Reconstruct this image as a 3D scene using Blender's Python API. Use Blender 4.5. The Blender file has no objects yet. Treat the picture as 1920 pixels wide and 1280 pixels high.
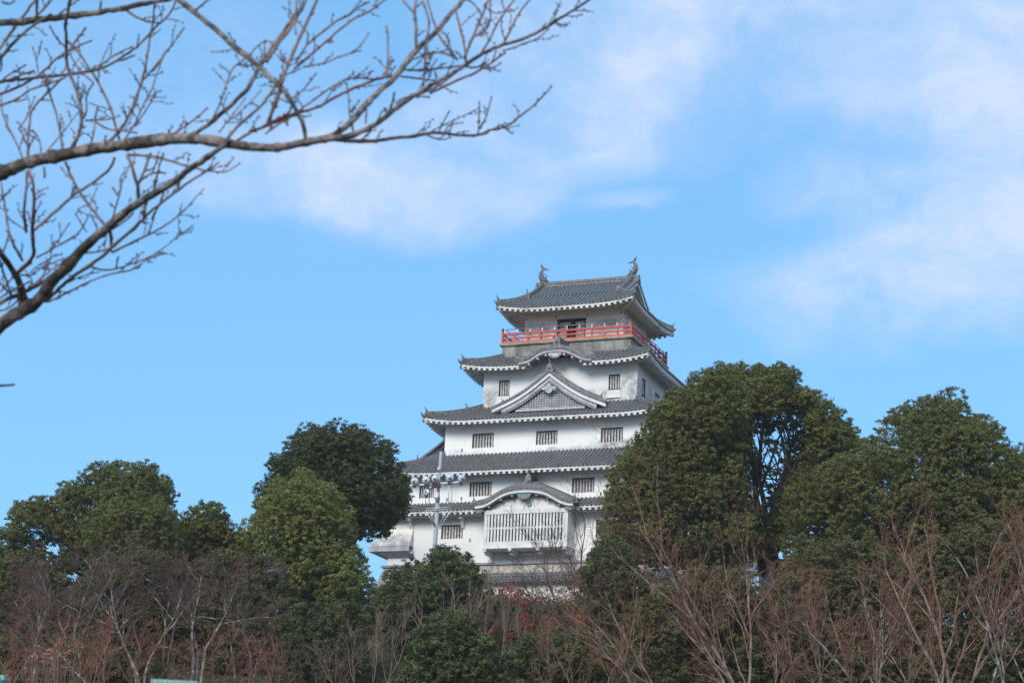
import bpy, math, random
import numpy as np
from mathutils import Vector, Matrix
rnd = random.Random(7)
NR = np.random.RandomState(11)
S = bpy.context.scene
COL = S.collection
# ------------------------------------------------------------------ camera
FPX, PITCH, ROLL = 3997.4, .2818, .0429
CP = np.array([0, 0, 1.6])
Fv = np.array([0, math.cos(PITCH), math.sin(PITCH)])
Rv = np.array([1., 0, 0]); Uv = np.cross(Rv, Fv)
R2 = math.cos(ROLL)*Rv+math.sin(ROLL)*Uv
U2 = -math.sin(ROLL)*Rv+math.cos(ROLL)*Uv
cam = bpy.data.cameras.new('camera'); co = bpy.data.objects.new('camera', cam); COL.objects.link(co)
M = Matrix(((R2[0], U2[0], -Fv[0], CP[0]), (R2[1], U2[1], -Fv[1], CP[1]), (R2[2], U2[2], -Fv[2], CP[2]), (0, 0, 0, 1)))
co.matrix_world = M
cam.sensor_width = 36; cam.lens = FPX/1920*36
cam.clip_start = .1; cam.clip_end = 6000
cam.dof.use_dof = True; cam.dof.focus_distance = 168; cam.dof.aperture_fstop = 4.0
S.camera = co

def at(u, v, d):
    """point of the place seen in photo direction (u,v), d metres away along the view axis"""
    return CP+d*(Fv+(u-960)/FPX*R2-(v-640)/FPX*U2)

# ------------------------------------------------------------------ light
SUN_EL, SUN_AZ = math.radians(31), math.radians(205)      # azimuth from +y clockwise
sd = Vector((math.sin(SUN_AZ)*math.cos(SUN_EL), math.cos(SUN_AZ)*math.cos(SUN_EL), math.sin(SUN_EL)))
sl = bpy.data.lights.new('sun', 'SUN'); sl.energy = 2.6; sl.angle = math.radians(24); sl.color = (1, .94, .85)
so = bpy.data.objects.new('sun', sl); COL.objects.link(so)
so.rotation_euler = (-sd).to_track_quat('-Z', 'Y').to_euler()

W = bpy.data.worlds.new('World'); S.world = W; W.use_nodes = True
nt = W.node_tree; nt.nodes.clear()
def N(nt, t, **k):
    n = nt.nodes.new(t)
    for a, b in k.items(): setattr(n, a, b)
    return n
def setin(nt, n, i, v):
    if hasattr(v, 'is_output'): nt.links.new(v, n.inputs[i])
    else: n.inputs[i].default_value = v
def math_(nt, op, a, b=0., c=None, clamp=False):
    n = N(nt, 'ShaderNodeMath', operation=op, use_clamp=clamp)
    setin(nt, n, 0, a); setin(nt, n, 1, b)
    if c is not None: setin(nt, n, 2, c)
    return n.outputs[0]
def vmath(nt, op, a, b=(0, 0, 0)):
    n = N(nt, 'ShaderNodeVectorMath', operation=op); setin(nt, n, 0, a); setin(nt, n, 1, b); return n
def maprange(nt, v, a, b, c, d, t='SMOOTHSTEP'):
    n = N(nt, 'ShaderNodeMapRange', interpolation_type=t)
    for i, x in enumerate((v, a, b, c, d)): setin(nt, n, i, x)
    return n.outputs[0]
def mixc(nt, f, a, b, mode='MIX'):
    n = N(nt, 'ShaderNodeMix', data_type='RGBA', blend_type=mode)
    setin(nt, n, 0, f); setin(nt, n, 6, a); setin(nt, n, 7, b); return n.outputs[2]
def noise(nt, vec, scale, detail=4, rough=.55, dim='3D'):
    n = N(nt, 'ShaderNodeTexNoise'); setin(nt, n, 'Vector', vec) if vec is not None else None
    n.inputs['Scale'].default_value = scale; n.inputs['Detail'].default_value = detail; n.inputs['Roughness'].default_value = rough
    return n
sky = N(nt, 'ShaderNodeTexSky', sky_type='NISHITA', sun_disc=False, sun_elevation=SUN_EL, sun_rotation=SUN_AZ,
        air_density=1.0, dust_density=.35, ozone_density=2.2)
tc = N(nt, 'ShaderNodeTexCoord')
dirv = tc.outputs['Generated']
SKYTINT = (0.74, 1.02, 1.12, 1)
skyc = mixc(nt, 1.0, sky.outputs[0], SKYTINT, 'MULTIPLY')
skyc = mixc(nt, .6, skyc, (1.36, 3.42, 6.1, 1))      # thin even veil high up
def dirof(u, v):
    d = at(u, v, 1)-CP; return tuple(d/np.linalg.norm(d))
warp = noise(nt, dirv, 9, 4, .6)
wv = vmath(nt, 'SUBTRACT', warp.outputs['Color'], (.5, .5, .5))
wv2 = N(nt, 'ShaderNodeVectorMath', operation='SCALE'); nt.links.new(wv.outputs[0], wv2.inputs[0]); wv2.inputs['Scale'].default_value = .075
dw = vmath(nt, 'ADD', dirv, wv2.outputs[0]).outputs[0]
# cloud banks: centre (photo direction), half sizes (photo px), tilt (deg), strength
CL = [(600, 335, 380, 90, 10, .9), (700, 370, 230, 75, 8, .5), (830, 250, 330, 100, -30, .55), (960, 330, 120, 90, 0, .45), (1130, 210, 260, 105, -35, .7), (1450, 30, 320, 90, -8, .8),
      (1100, 80, 330, 140, 10, .6), (1840, 60, 260, 100, 10, .65), (1670, 575, 300, 100, 8, .95), (1800, 450, 300, 130, -15, .9),
      (1640, 360, 210, 60, 8, .75), (1880, 240, 180, 120, 0, .7), (1480, 640, 90, 40, 10, .35), (1180, 355, 90, 30, -10, .35),
      (200, 180, 500, 220, 0, .25), (1350, 170, 420, 130, -5, .3), (1680, 180, 260, 150, 0, .38), (2300, 300, 500, 400, 0, .9), (-500, 500, 400, 200, 20, .6), (900, -500, 1400, 350, 5, .8)]
acc = None
for (u, v, ru, rv_, tilt, st) in CL:
    c = Vector(dirof(u, v)); rt = Vector(R2); up = Vector(U2)
    a = math.radians(-tilt)
    e1 = (rt*math.cos(a)+up*math.sin(a))*(FPX/ru); e2 = (-rt*math.sin(a)+up*math.cos(a))*(FPX/rv_)
    df = vmath(nt, 'SUBTRACT', dw, tuple(c)).outputs[0]
    x = vmath(nt, 'DOT_PRODUCT', df, tuple(e1)).outputs['Value']; y = vmath(nt, 'DOT_PRODUCT', df, tuple(e2)).outputs['Value']
    r = math_(nt, 'SQRT', math_(nt, 'ADD', math_(nt, 'MULTIPLY', x, x), math_(nt, 'MULTIPLY', y, y)))
    m = math_(nt, 'MULTIPLY', maprange(nt, r, 1.3, .25, 0, 1), st)
    acc = m if acc is None else math_(nt, 'SUBTRACT', math_(nt, 'ADD', acc, m), math_(nt, 'MULTIPLY', acc, m))
cn = noise(nt, dw, 15, 9, .66).outputs[0]
cn2 = maprange(nt, cn, .33, .66, .3, 1.3, 'LINEAR')
mp_ = N(nt, 'ShaderNodeMapping'); nt.links.new(dw, mp_.inputs[0]); mp_.inputs['Scale'].default_value = (14, 14, 60); mp_.inputs['Rotation'].default_value = (0, .45, 0)
cn3 = maprange(nt, noise(nt, mp_.outputs[0], 1.0, 8, .62).outputs[0], .35, .65, .72, 1.15, 'LINEAR')
cn2 = math_(nt, 'MULTIPLY', cn2, cn3)
front = maprange(nt, vmath(nt, 'DOT_PRODUCT', dirv, tuple(Fv)).outputs['Value'], .2, .7, 0, 1)
fill_clouds = math_(nt, 'MULTIPLY', maprange(nt, noise(nt, dirv, 3.2, 7, .6).outputs[0], .36, .6, .15, 1), math_(nt, 'SUBTRACT', 1., front))  # unseen cloud cover away from the view, thickened for neutral fill light
cm = math_(nt, 'ADD', math_(nt, 'MULTIPLY', math_(nt, 'MULTIPLY', acc, cn2), front), fill_clouds, clamp=True)
cm = math_(nt, 'MULTIPLY', cm, .8, clamp=True)
CLOUD = (4.3, 4.85, 6.2, 1)
skyf = mixc(nt, cm, skyc, CLOUD)
bg = N(nt, 'ShaderNodeBackground'); nt.links.new(skyf, bg.inputs[0]); bg.inputs[1].default_value = .15
ow = N(nt, 'ShaderNodeOutputWorld'); nt.links.new(bg.outputs[0], ow.inputs[0])
S.view_settings.view_transform = 'Standard'; S.view_settings.look = 'None'; S.view_settings.gamma = 1
S.view_settings.exposure = 0.2

# ------------------------------------------------------------------ materials
MATS = {}
def newmat(name):
    m = bpy.data.materials.new(name); m.use_nodes = True; m.node_tree.nodes.clear(); MATS[name] = m
    t = m.node_tree
    o = N(t, 'ShaderNodeOutputMaterial'); p = N(t, 'ShaderNodeBsdfPrincipled'); t.links.new(p.outputs[0], o.inputs[0])
    return m, t, p, o
def objco(t): return N(t, 'ShaderNodeTexCoord').outputs['Object']
def scaled(t, v, s):
    n = N(t, 'ShaderNodeMapping'); t.links.new(v, n.inputs[0]); n.inputs['Scale'].default_value = s; return n.outputs[0]
def simple(name, c1, c2, scale=3, rough=.7, sc=(1, 1, 1), spec=.4, bump=0., bscale=20, metal=0, lo=.35, hi=.65):
    m, t, p, o = newmat(name)
    v = scaled(t, objco(t), sc)
    f = maprange(t, noise(t, v, scale, 6, .6).outputs[0], lo, hi, 0, 1)
    t.links.new(mixc(t, f, (*c1, 1), (*c2, 1)), p.inputs['Base Color'])
    p.inputs['Roughness'].default_value = rough; p.inputs['Specular IOR Level'].default_value = spec; p.inputs['Metallic'].default_value = metal
    if bump:
        b = N(t, 'ShaderNodeBump'); b.inputs['Strength'].default_value = bump; b.inputs['Distance'].default_value = .05
        t.links.new(noise(t, v, bscale, 5, .6).outputs[0], b.inputs['Height']); t.links.new(b.outputs[0], p.inputs['Normal'])
    return m
def plaster(name, stains=(), base=(.84, .84, .825), grime=.14):
    m, t, p, o = newmat(name)
    v = objco(t)
    n1 = maprange(t, noise(t, v, .55, 6, .65).outputs[0], .42, .75, 0, 1)
    n2 = maprange(t, noise(t, scaled(t, v, (5, 5, .35)), 1.2, 5, .6).outputs[0], .5, .75, 0, 1)
    g = math_(t, 'ADD', math_(t, 'MULTIPLY', n1, grime), math_(t, 'MULTIPLY', n2, grime*.6))
    nn = maprange(t, noise(t, v, 1.6, 7, .68).outputs[0], .3, .62, .15, 1)
    wob = vmath(t, 'SCALE', vmath(t, 'SUBTRACT', noise(t, v, .9, 4, .6).outputs['Color'], (.5, .5, .5)).outputs[0])
    wob.inputs['Scale'].default_value = 1.3
    vv = vmath(t, 'ADD', v, wob.outputs[0]).outputs[0]
    for (x, z, rx, rz, st) in stains:
        d = vmath(t, 'MULTIPLY', vmath(t, 'SUBTRACT', vv, (x, 0, z)).outputs[0], (1/rx, 0, 1/rz)).outputs[0]
        l = vmath(t, 'LENGTH', d).outputs['Value']
        s = math_(t, 'MULTIPLY', maprange(t, l, 1.1, .5, 0, st), nn)
        g = math_(t, 'MAXIMUM', g, s)
    c = mixc(t, math_(t, 'MINIMUM', g, 1.), (*base, 1), (.30, .31, .31, 1))
    t.links.new(c, p.inputs['Base Color']); p.inputs['Roughness'].default_value = .85; p.inputs['Specular IOR Level'].default_value = .25
    return m
M_pl = plaster('plaster')
M_pl5 = plaster('plaster_top', [(-3.2, 51.2, 1.6, .9, .95), (2.9, 51.3, 1.8, 1.0, 1.0), (-.5, 50.2, 6, .5, .5)], (.82, .82, .80), .2)
M_pl4 = plaster('plaster_fourth', [(-5.9, 44.7, 1.7, 1.3, .95), (5.9, 45.0, 1.1, 1.5, .95), (3.2, 44.4, 2.4, 1.2, .85), (-3.6, 44.5, 1.0, .9, .5)], (.79, .79, .78), .2)
M_pl3 = plaster('plaster_third', [(6.6, 39.8, 3.8, 1.0, 1.0), (1.5, 39.7, 3.8, .6, .8), (-7.0, 39.8, 2.6, .5, .4), (8.4, 40.3, 1.2, 1.0, .7)])
M_ish = plaster('plaster_flared', [(-11.8, 32.3, 2.6, .9, 1.0)], (.82, .80, .74), .15)
M_wood_w = simple('white_painted_wood', (.74, .75, .74), (.60, .61, .60), 1.4, .7)
M_fas = simple('eave_plaster', (.72, .72, .71), (.36, .36, .35), .8, .8, lo=.48, hi=.74)
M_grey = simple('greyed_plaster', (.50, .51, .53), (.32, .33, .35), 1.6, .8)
M_dark = simple('dark_interior', (.012, .011, .012), (.02, .018, .018), 3, .9, spec=.1)
M_frame = simple('dark_window_frame', (.03, .025, .03), (.06, .05, .05), 6, .7)
M_bar = simple('weathered_bar', (.62, .61, .60), (.33, .31, .30), 5, .8)
M_deck = simple('stained_deck', (.33, .32, .295), (.16, .155, .14), 1.3, .9, (1, 1, .6), bump=.2)
M_yel = simple('yellow_trim', (.55, .40, .20), (.40, .28, .14), 3, .7)
M_red = simple('vermilion_paint', (.60, .065, .045), (.42, .085, .065), 5, .65)
M_capm = simple('bronze_cap', (.05, .05, .06), (.09, .09, .10), 6, .45, metal=.5)
M_rail = simple('grey_metal', (.22, .24, .27), (.30, .32, .35), 6, .45, metal=.4)
M_railw = simple('pale_metal', (.62, .64, .66), (.5, .52, .54), 6, .45, metal=.2)
M_grn = simple('verdigris', (.10, .19, .155), (.20, .29, .25), 5, .7)
M_brn = simple('old_timber', (.16, .11, .085), (.28, .21, .17), 4, .8)
M_shz = simple('shutter_glass', (.30, .35, .38), (.45, .5, .52), 2, .15, spec=.8)
M_pole = simple('galvanised_pole', (.40, .44, .47), (.32, .36, .39), 3, .6, metal=.0)
M_lamp = simple('lamp_bowl', (.55, .64, .72), (.38, .46, .54), 7, .35, metal=.0, spec=.7)
M_glass = simple('lamp_glass', (.50, .60, .68), (.62, .70, .76), 4, .12, spec=.8)
M_insul = simple('insulator_glaze', (.16, .035, .03), (.24, .07, .05), 8, .25)
M_boxm = simple('white_box', (.75, .75, .74), (.66, .66, .65), 4, .5)
M_teal = simple('green_sheet_roof', (.12, .33, .27), (.20, .42, .36), 5, .4)
M_bark = simple('dark_bark', (.035, .028, .024), (.085, .07, .06), 5, .9, (1, 1, .4), bump=.6)
M_lich = simple('lichen_bark', (.09, .075, .065), (.30, .29, .26), 2.6, .9, lo=.45, hi=.62)
M_redbark = simple('reddish_bark', (.10, .058, .040), (.27, .195, .15), 2.4, .85)
M_twigp = simple('purple_brown_twig', (.085, .048, .040), (.155, .092, .078), 1.2, .85)
M_twigr = simple('reddish_twig', (.19, .078, .052), (.30, .145, .10), 1.2, .85)
M_twigt = simple('tan_twig', (.18, .125, .09), (.25, .185, .14), 1.2, .85)
M_ch = simple('cherry_bark', (.09, .072, .065), (.36, .31, .28), 9, .75, (1, 1, 1), bump=1.0, bscale=30, lo=.42, hi=.62)
M_cht = simple('cherry_twig', (.12, .08, .072), (.25, .185, .165), 9, .7)
M_chr = simple('cherry_red_shoot', (.17, .065, .058), (.27, .14, .125), 9, .6)
M_soil = simple('hill_soil', (.045, .038, .025), (.075, .065, .035), .6, .95)

def tile_mat(name='roof_tile', k=1.):
    m, t, p, o = newmat(name)
    v = objco(t)
    a = maprange(t, noise(t, v, 4.5, 4, .7).outputs[0], .3, .7, 0, 1)
    b = maprange(t, noise(t, v, .7, 5, .6).outputs[0], .4, .7, 0, 1)
    c = mixc(t, a, (.055*k, .057*k, .061*k, 1), (.225*k, .228*k, .232*k, 1))
    c = mixc(t, math_(t, 'MULTIPLY', b, .45), c, (.125, .118, .10, 1))
    r = maprange(t, noise(t, v, 9, 2, .5).outputs[0], .70, .76, 0, .6)
    c = mixc(t, r, c, (.36, .36, .34, 1))
    t.links.new(c, p.inputs['Base Color']); p.inputs['Roughness'].default_value = .5; p.inputs['Specular IOR Level'].default_value = .5
    return m
M_tile = tile_mat(); M_pan_shade = tile_mat('pan_tile_shade', .3); M_fish = tile_mat('fish_tile', .6)  # pan sheet is a darker tile copy: groove shade put into its colour
def stone_mat():
    m, t, p, o = newmat('stone_block')
    v = objco(t)
    w = vmath(t, 'SCALE', vmath(t, 'SUBTRACT', noise(t, v, 1.2, 3, .6).outputs['Color'], (.5, .5, .5)).outputs[0]); w.inputs['Scale'].default_value = .5
    vo = N(t, 'ShaderNodeTexVoronoi', feature='DISTANCE_TO_EDGE'); vo.inputs['Scale'].default_value = 1.1
    t.links.new(vmath(t, 'ADD', v, w.outputs[0]).outputs[0], vo.inputs['Vector'])
    j = maprange(t, vo.outputs['Distance'], 0, .05, .45, 1)
    c = mixc(t, maprange(t, noise(t, v, 2.5, 6, .65).outputs[0], .35, .65, 0, 1), (.50, .49, .46, 1), (.33, .32, .30, 1))
    c = mixc(t, j, (.12, .115, .10, 1), c)
    t.links.new(c, p.inputs['Base Color']); p.inputs['Roughness'].default_value = .9
    b = N(t, 'ShaderNodeBump'); b.inputs['Strength'].default_value = .7; b.inputs['Distance'].default_value = .08
    t.links.new(j, b.inputs['Height']); t.links.new(b.outputs[0], p.inputs['Normal'])
    return m
M_stone = stone_mat()
def leaf_mat(name, c1, c2, c3=None, trans=.25, rough=.62):
    m, t, p, o = newmat(name)
    g = N(t, 'ShaderNodeNewGeometry')
    r = g.outputs['Random Per Island']
    f = maprange(t, noise(t, objco(t), .8, 4, .65).outputs[0], .38, .62, 0, 1)
    c = mixc(t, math_(t, 'ADD', math_(t, 'MULTIPLY', r, .5), math_(t, 'MULTIPLY', f, .5)), (*c1, 1), (*c2, 1))
    if c3: c = mixc(t, math_(t, 'GREATER_THAN', r, .93), c, (*c3, 1))
    t.links.new(c, p.inputs['Base Color']); p.inputs['Roughness'].default_value = rough; p.inputs['Specular IOR Level'].default_value = .25
    tr = N(t, 'ShaderNodeBsdfTranslucent'); t.links.new(mixc(t, .5, c, (.12, .16, .02, 1)), tr.inputs[0])
    mx = N(t, 'ShaderNodeMixShader'); mx.inputs[0].default_value = trans
    t.links.new(p.outputs[0], mx.inputs[1]); t.links.new(tr.outputs[0], mx.inputs[2]); t.links.new(mx.outputs[0], o.inputs[0])
    return m
L_dark = leaf_mat('leaf_dark', (.050, .070, .026), (.138, .162, .058), trans=.28)
L_mid = leaf_mat('leaf_camphor', (.084, .098, .028), (.215, .228, .072), (.20, .16, .06), trans=.32)
L_olive = leaf_mat('leaf_olive', (.155, .182, .045), (.285, .315, .09), (.24, .15, .05), trans=.32)
L_deep = leaf_mat('leaf_deep', (.042, .056, .022), (.118, .132, .050), trans=.26)
L_under = leaf_mat('leaf_under', (.062, .066, .024), (.165, .160, .056), (.17, .09, .04), trans=.28)
L_brown = leaf_mat('leaf_brown', (.055, .038, .022), (.11, .075, .04), trans=.1)
L_gold = leaf_mat('leaf_gold', (.16, .10, .03), (.25, .17, .05), trans=.2)
L_redl = leaf_mat('leaf_red', (.30, .035, .03), (.45, .07, .05), trans=.25)
L_pink = leaf_mat('leaf_dry_pink', (.30, .12, .08), (.52, .27, .20), trans=.25)

# ------------------------------------------------------------------ helpers
def meta(o, label=None, cat=None, group=None, kind=None):
    if label: o['label'] = label
    if cat: o['category'] = cat
    if group: o['group'] = group
    if kind: o['kind'] = kind
    return o
def empty(name, loc, rz=0, label=None, cat=None, group=None):
    o = bpy.data.objects.new(name, None); COL.objects.link(o); o.location = loc; o.rotation_euler = (0, 0, rz)
    return meta(o, label, cat, group)
def link(name, me, mats, parent=None):
    for m in (mats if isinstance(mats, (list, tuple)) else [mats]): me.materials.append(m)
    o = bpy.data.objects.new(name, me); COL.objects.link(o)
    if parent is not None: o.parent = parent
    return o
class MB:
    def __init__(s): s.v = []; s.f = []; s.m = []; s.sm = []; s.cuts = []
    def cut(s): s.cuts.append((len(s.v), len(s.f)))
    def pieces(s, name, mats, parent=None, off=None):
        c = [(0, 0)]+s.cuts
        if c[-1][0] < len(s.v): c.append((len(s.v), len(s.f)))
        for (v0, f0), (v1, f1) in zip(c, c[1:]):
            if f1 == f0: continue
            p = MB(); p.v = s.v[v0:v1]; p.f = [tuple(i-v0 for i in f) for f in s.f[f0:f1]]; p.m = s.m[f0:f1]; p.sm = s.sm[f0:f1]
            p.build(name, mats, parent, off)
    def add(s, vs, fs, mi=0, smooth=False):
        b = len(s.v); s.v.extend([tuple(map(float, p)) for p in vs])
        for f in fs: s.f.append(tuple(b+i for i in f)); s.m.append(mi); s.sm.append(smooth)
    def box(s, x0, x1, y0, y1, z0, z1, mi=0):
        s.add([(x, y, z) for z in (z0, z1) for y in (y0, y1) for x in (x0, x1)],
              [(0, 2, 3, 1), (4, 5, 7, 6), (0, 1, 5, 4), (2, 6, 7, 3), (0, 4, 6, 2), (1, 3, 7, 5)], mi)
    def hexa(s, bot, top, mi=0):
        """two matching quads"""
        s.add(list(bot)+list(top), [(3, 2, 1, 0), (4, 5, 6, 7), (0, 1, 5, 4), (1, 2, 6, 5), (2, 3, 7, 6), (3, 0, 4, 7)], mi)
    def beam(s, p, q, w, h, mi=0, up=(0, 0, 1)):
        p = np.array(p, float); q = np.array(q, float); d = q-p; d /= np.linalg.norm(d)
        r = np.cross(d, np.array(up, float)); r /= np.linalg.norm(r); u = np.cross(r, d)
        s.hexa([p-r*w/2-u*h/2, p+r*w/2-u*h/2, p+r*w/2+u*h/2, p-r*w/2+u*h/2],
               [q-r*w/2-u*h/2, q+r*w/2-u*h/2, q+r*w/2+u*h/2, q-r*w/2+u*h/2], mi)
    def tube(s, pts, rad, n=6, mi=0, cap=True, up=None, arc=None, smooth=True):
        P = [np.array(p, float) for p in pts]; k = len(P)
        if not hasattr(rad, '__len__'): rad = [rad]*k
        b = len(s.v); prev = None
        for i in range(k):
            d = P[min(i+1, k-1)]-P[max(i-1, 0)]; L = np.linalg.norm(d); d = d/L if L > 1e-9 else np.array([0, 0, 1.])
            if up is not None: a = np.array(up, float)
            elif prev is None: a = np.array([0, 0, 1.]) if abs(d[2]) < .9 else np.array([1., 0, 0])
            else: a = prev
            r = np.cross(d, a); r /= (np.linalg.norm(r)+1e-12); u = np.cross(r, d); prev = u
            for j in range(n):
                th = (2*math.pi*j/n) if arc is None else arc[0]+(arc[1]-arc[0])*j/(n-1)
                s.v.append(tuple(P[i]+rad[i]*(math.cos(th)*r+math.sin(th)*u)))
        for i in range(k-1):
            for j in range(n if arc is None else n-1):
                a0 = b+i*n+j; a1 = b+i*n+(j+1) % n
                s.f.append((a0, a1, a1+n, a0+n)); s.m.append(mi); s.sm.append(smooth)
        if cap:
            s.f.append(tuple(b+j for j in range(n))[::-1]); s.m.append(mi); s.sm.append(False)
            s.f.append(tuple(b+(k-1)*n+j for j in range(n))); s.m.append(mi); s.sm.append(False)
    def grid(s, G, mi=0, smooth=True):
        """G[i][j] points"""
        b = len(s.v); n = len(G[0])
        for row in G: s.v.extend([tuple(map(float, p)) for p in row])
        for i in range(len(G)-1):
            for j in range(n-1):
                s.f.append((b+i*n+j, b+i*n+j+1, b+(i+1)*n+j+1, b+(i+1)*n+j)); s.m.append(mi); s.sm.append(smooth)
    def lathe(s, c, prof, n=12, axis=(0, 0, 1), mi=0):
        c = np.array(c, float); ax = np.array(axis, float); ax /= np.linalg.norm(ax)
        a = np.array([1., 0, 0]) if abs(ax[0]) < .8 else np.array([0, 1., 0])
        r = np.cross(ax, a); r /= np.linalg.norm(r); u = np.cross(ax, r)
        s.grid([[c+ax*h+rr*(math.cos(2*math.pi*j/n)*r+math.sin(2*math.pi*j/n)*u) for j in range(n+1)] for rr, h in prof], mi)
    def extrude_y(s, poly, y0, y1, mi=0):
        """closed polygon [(x,z)] between two y planes"""
        n = len(poly); b = len(s.v)
        s.v.extend([(x, y0, z) for x, z in poly]); s.v.extend([(x, y1, z) for x, z in poly])
        s.f.append(tuple(range(b, b+n))); s.m.append(mi); s.sm.append(False)
        s.f.append(tuple(range(b+2*n-1, b+n-1, -1))); s.m.append(mi); s.sm.append(False)
        for i in range(n):
            j = (i+1) % n; s.f.append((b+i, b+n+i, b+n+j, b+j)); s.m.append(mi); s.sm.append(False)
    def build(s, name, mats, parent=None, off=None):
        me = bpy.data.meshes.new(name)
        v = s.v
        if off is not None: v = [(a-off[0], b-off[1], c-off[2]) for a, b, c in v]
        me.from_pydata(v, [], s.f)
        me.polygons.foreach_set('material_index', s.m); me.polygons.foreach_set('use_smooth', s.sm)
        me.update()
        return link(name, me, mats, parent)
def fast_quads(name, V, mat, parent=None):
    """V (n,4,3)"""
    n = len(V); me = bpy.data.meshes.new(name)
    me.vertices.add(4*n); me.vertices.foreach_set('co', np.ascontiguousarray(V, dtype=np.float32).ravel())
    me.loops.add(4*n); me.loops.foreach_set('vertex_index', np.arange(4*n, dtype=np.int32))
    me.polygons.add(n); me.polygons.foreach_set('loop_start', np.arange(0, 4*n, 4, dtype=np.int32))
    me.polygons.foreach_set('loop_total', np.full(n, 4, dtype=np.int32))
    me.update(calc_edges=True)
    return link(name, me, mat, parent)

# ------------------------------------------------------------------ terrain, paths
def sst(t): t = np.clip(t, 0, 1); return t*t*(3-2*t)
def hgt(x, y):
    h = 26.4*sst((y-92)/(158-92))*(1-sst((y-235)/120))
    h = h*(1-.75*sst((abs(x-5)-75)/170))
    return h+.4*np.sin(x*.11+1.3)*np.sin(y*.09)*sst((y-60)/30)*(1-sst((y-235)/120))
def terrain():
    xs = np.unique(np.concatenate([np.linspace(-130, 140, 91), -np.geomspace(130, 2500, 16), np.geomspace(140, 2500, 16)]))
    ys = np.unique(np.concatenate([np.linspace(-30, 300, 111), -np.geomspace(30, 2000, 12), np.geomspace(300, 4500, 16)]))
    mb = MB(); mb.grid([[(x, y, hgt(x, y)) for x in xs] for y in ys])
    meta(mb.build('ground', M_soil), kind='structure')
terrain()

# ------------------------------------------------------------------ the castle keep
YAW = .3789
KX, KY = 6.1133, 170.
K = empty('castle_keep', (KX, KY, 0), -YAW, 'white five tiered castle keep with grey tiled roofs and a red balcony railing', 'castle')
ey = np.array([math.sin(YAW), math.cos(YAW), 0]); ex = np.array([math.cos(YAW), -math.sin(YAW), 0])
def kw(x, y, z): return np.array([KX, KY, 0])+x*ex+y*ey+np.array([0, 0, z])
def sidemap(k):
    return [lambda l, o: (l, -o), lambda l, o: (o, l), lambda l, o: (-l, o), lambda l, o: (-o, -l)][k]

def wall_front(mb, x0, x1, z0, z1, holes, y, depth=.28, plane='front', mi=0):
    """wall sheet at y with rectangular holes, with reveals going inwards"""
    mp = (lambda l, o, z: (l, o, z)) if plane == 'front' else (lambda l, o, z: (-o, l, z))
    xs = sorted({x0, x1, *[h[0] for h in holes], *[h[1] for h in holes]}); zs = sorted({z0, z1, *[h[2] for h in holes], *[h[3] for h in holes]})
    for a, b in zip(xs, xs[1:]):
        for c, d in zip(zs, zs[1:]):
            mx, mz = (a+b)/2, (c+d)/2
            if any(h[0] < mx < h[1] and h[2] < mz < h[3] for h in holes): continue
            mb.add([mp(a, y, c), mp(b, y, c), mp(b, y, d), mp(a, y, d)], [(0, 1, 2, 3)], mi)
    for (a, b, c, d) in holes:
        e = y+depth
        mb.add([mp(a, y, c), mp(b, y, c), mp(b, e, c), mp(a, e, c)], [(0, 3, 2, 1)], mi)
        mb.add([mp(a, y, d), mp(b, y, d), mp(b, e, d), mp(a, e, d)], [(0, 1, 2, 3)], mi)
        mb.add([mp(a, y, c), mp(a, e, c), mp(a, e, d), mp(a, y, d)], [(0, 1, 2, 3)], mi)
        mb.add([mp(b, y, c), mp(b, e, c), mp(b, e, d), mp(b, y, d)], [(0, 3, 2, 1)], mi)
def window(a, b, c, d, y, plane='front', nb=7, arched=False, seed=0):
    R = random.Random(seed)
    mp = (lambda l, o, z: (l, o, z)) if plane == 'front' else (lambda l, o, z: (-o, l, z))
    def bx(mb, l0, l1, o0, o1, z0, z1):
        p = [mp(l, o, z) for z in (z0, z1) for o in (o0, o1) for l in (l0, l1)]
        mb.add(p, [(0, 2, 3, 1), (4, 5, 7, 6), (0, 1, 5, 4), (2, 6, 7, 3), (0, 4, 6, 2), (1, 3, 7, 5)])
    mb = MB(); bx(mb, a, b, y+.262, y+.275, c, d)
    w = mb.build('window', M_dark, K)
    fr = MB(); t = .055
    bx(fr, a, b, y+.03, y+.13, d-t*1.6, d); bx(fr, a, a+t, y+.03, y+.13, c, d-t*1.6); bx(fr, b-t, b, y+.03, y+.13, c, d-t*1.6)
    if arched:
        q = .16
        for sx, x in ((1, a), (-1, b)):
            fr.add([mp(x, y+.02, d), mp(x+sx*q, y+.02, d), mp(x, y+.02, d-q)], [(0, 1, 2)])
        bx(fr, a-.05, b+.05, y-.05, y+.02, c-.07, c)
    fr.build('window_frame', M_frame, w)
    bm = MB(); n = nb; L = (b-a-2*t)
    for i in range(n):
        x = a+t+L*(i+.5)/n; hw = L/n*.3
        bx(bm, x-hw, x+hw, y+.10, y+.18, c+.002, d-t*1.6+.002)
    bm.build('window_bars', M_bar, w)
    return w
def loophole(x, z, y):
    mb = MB(); mb.box(x-.05, x+.05, y-.012, y+.05, z-.12, z+.12); mb.box(x-.075, x+.075, y-.02, y+.03, z+.12, z+.15)
    mb.build('loophole', M_frame, K)
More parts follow.
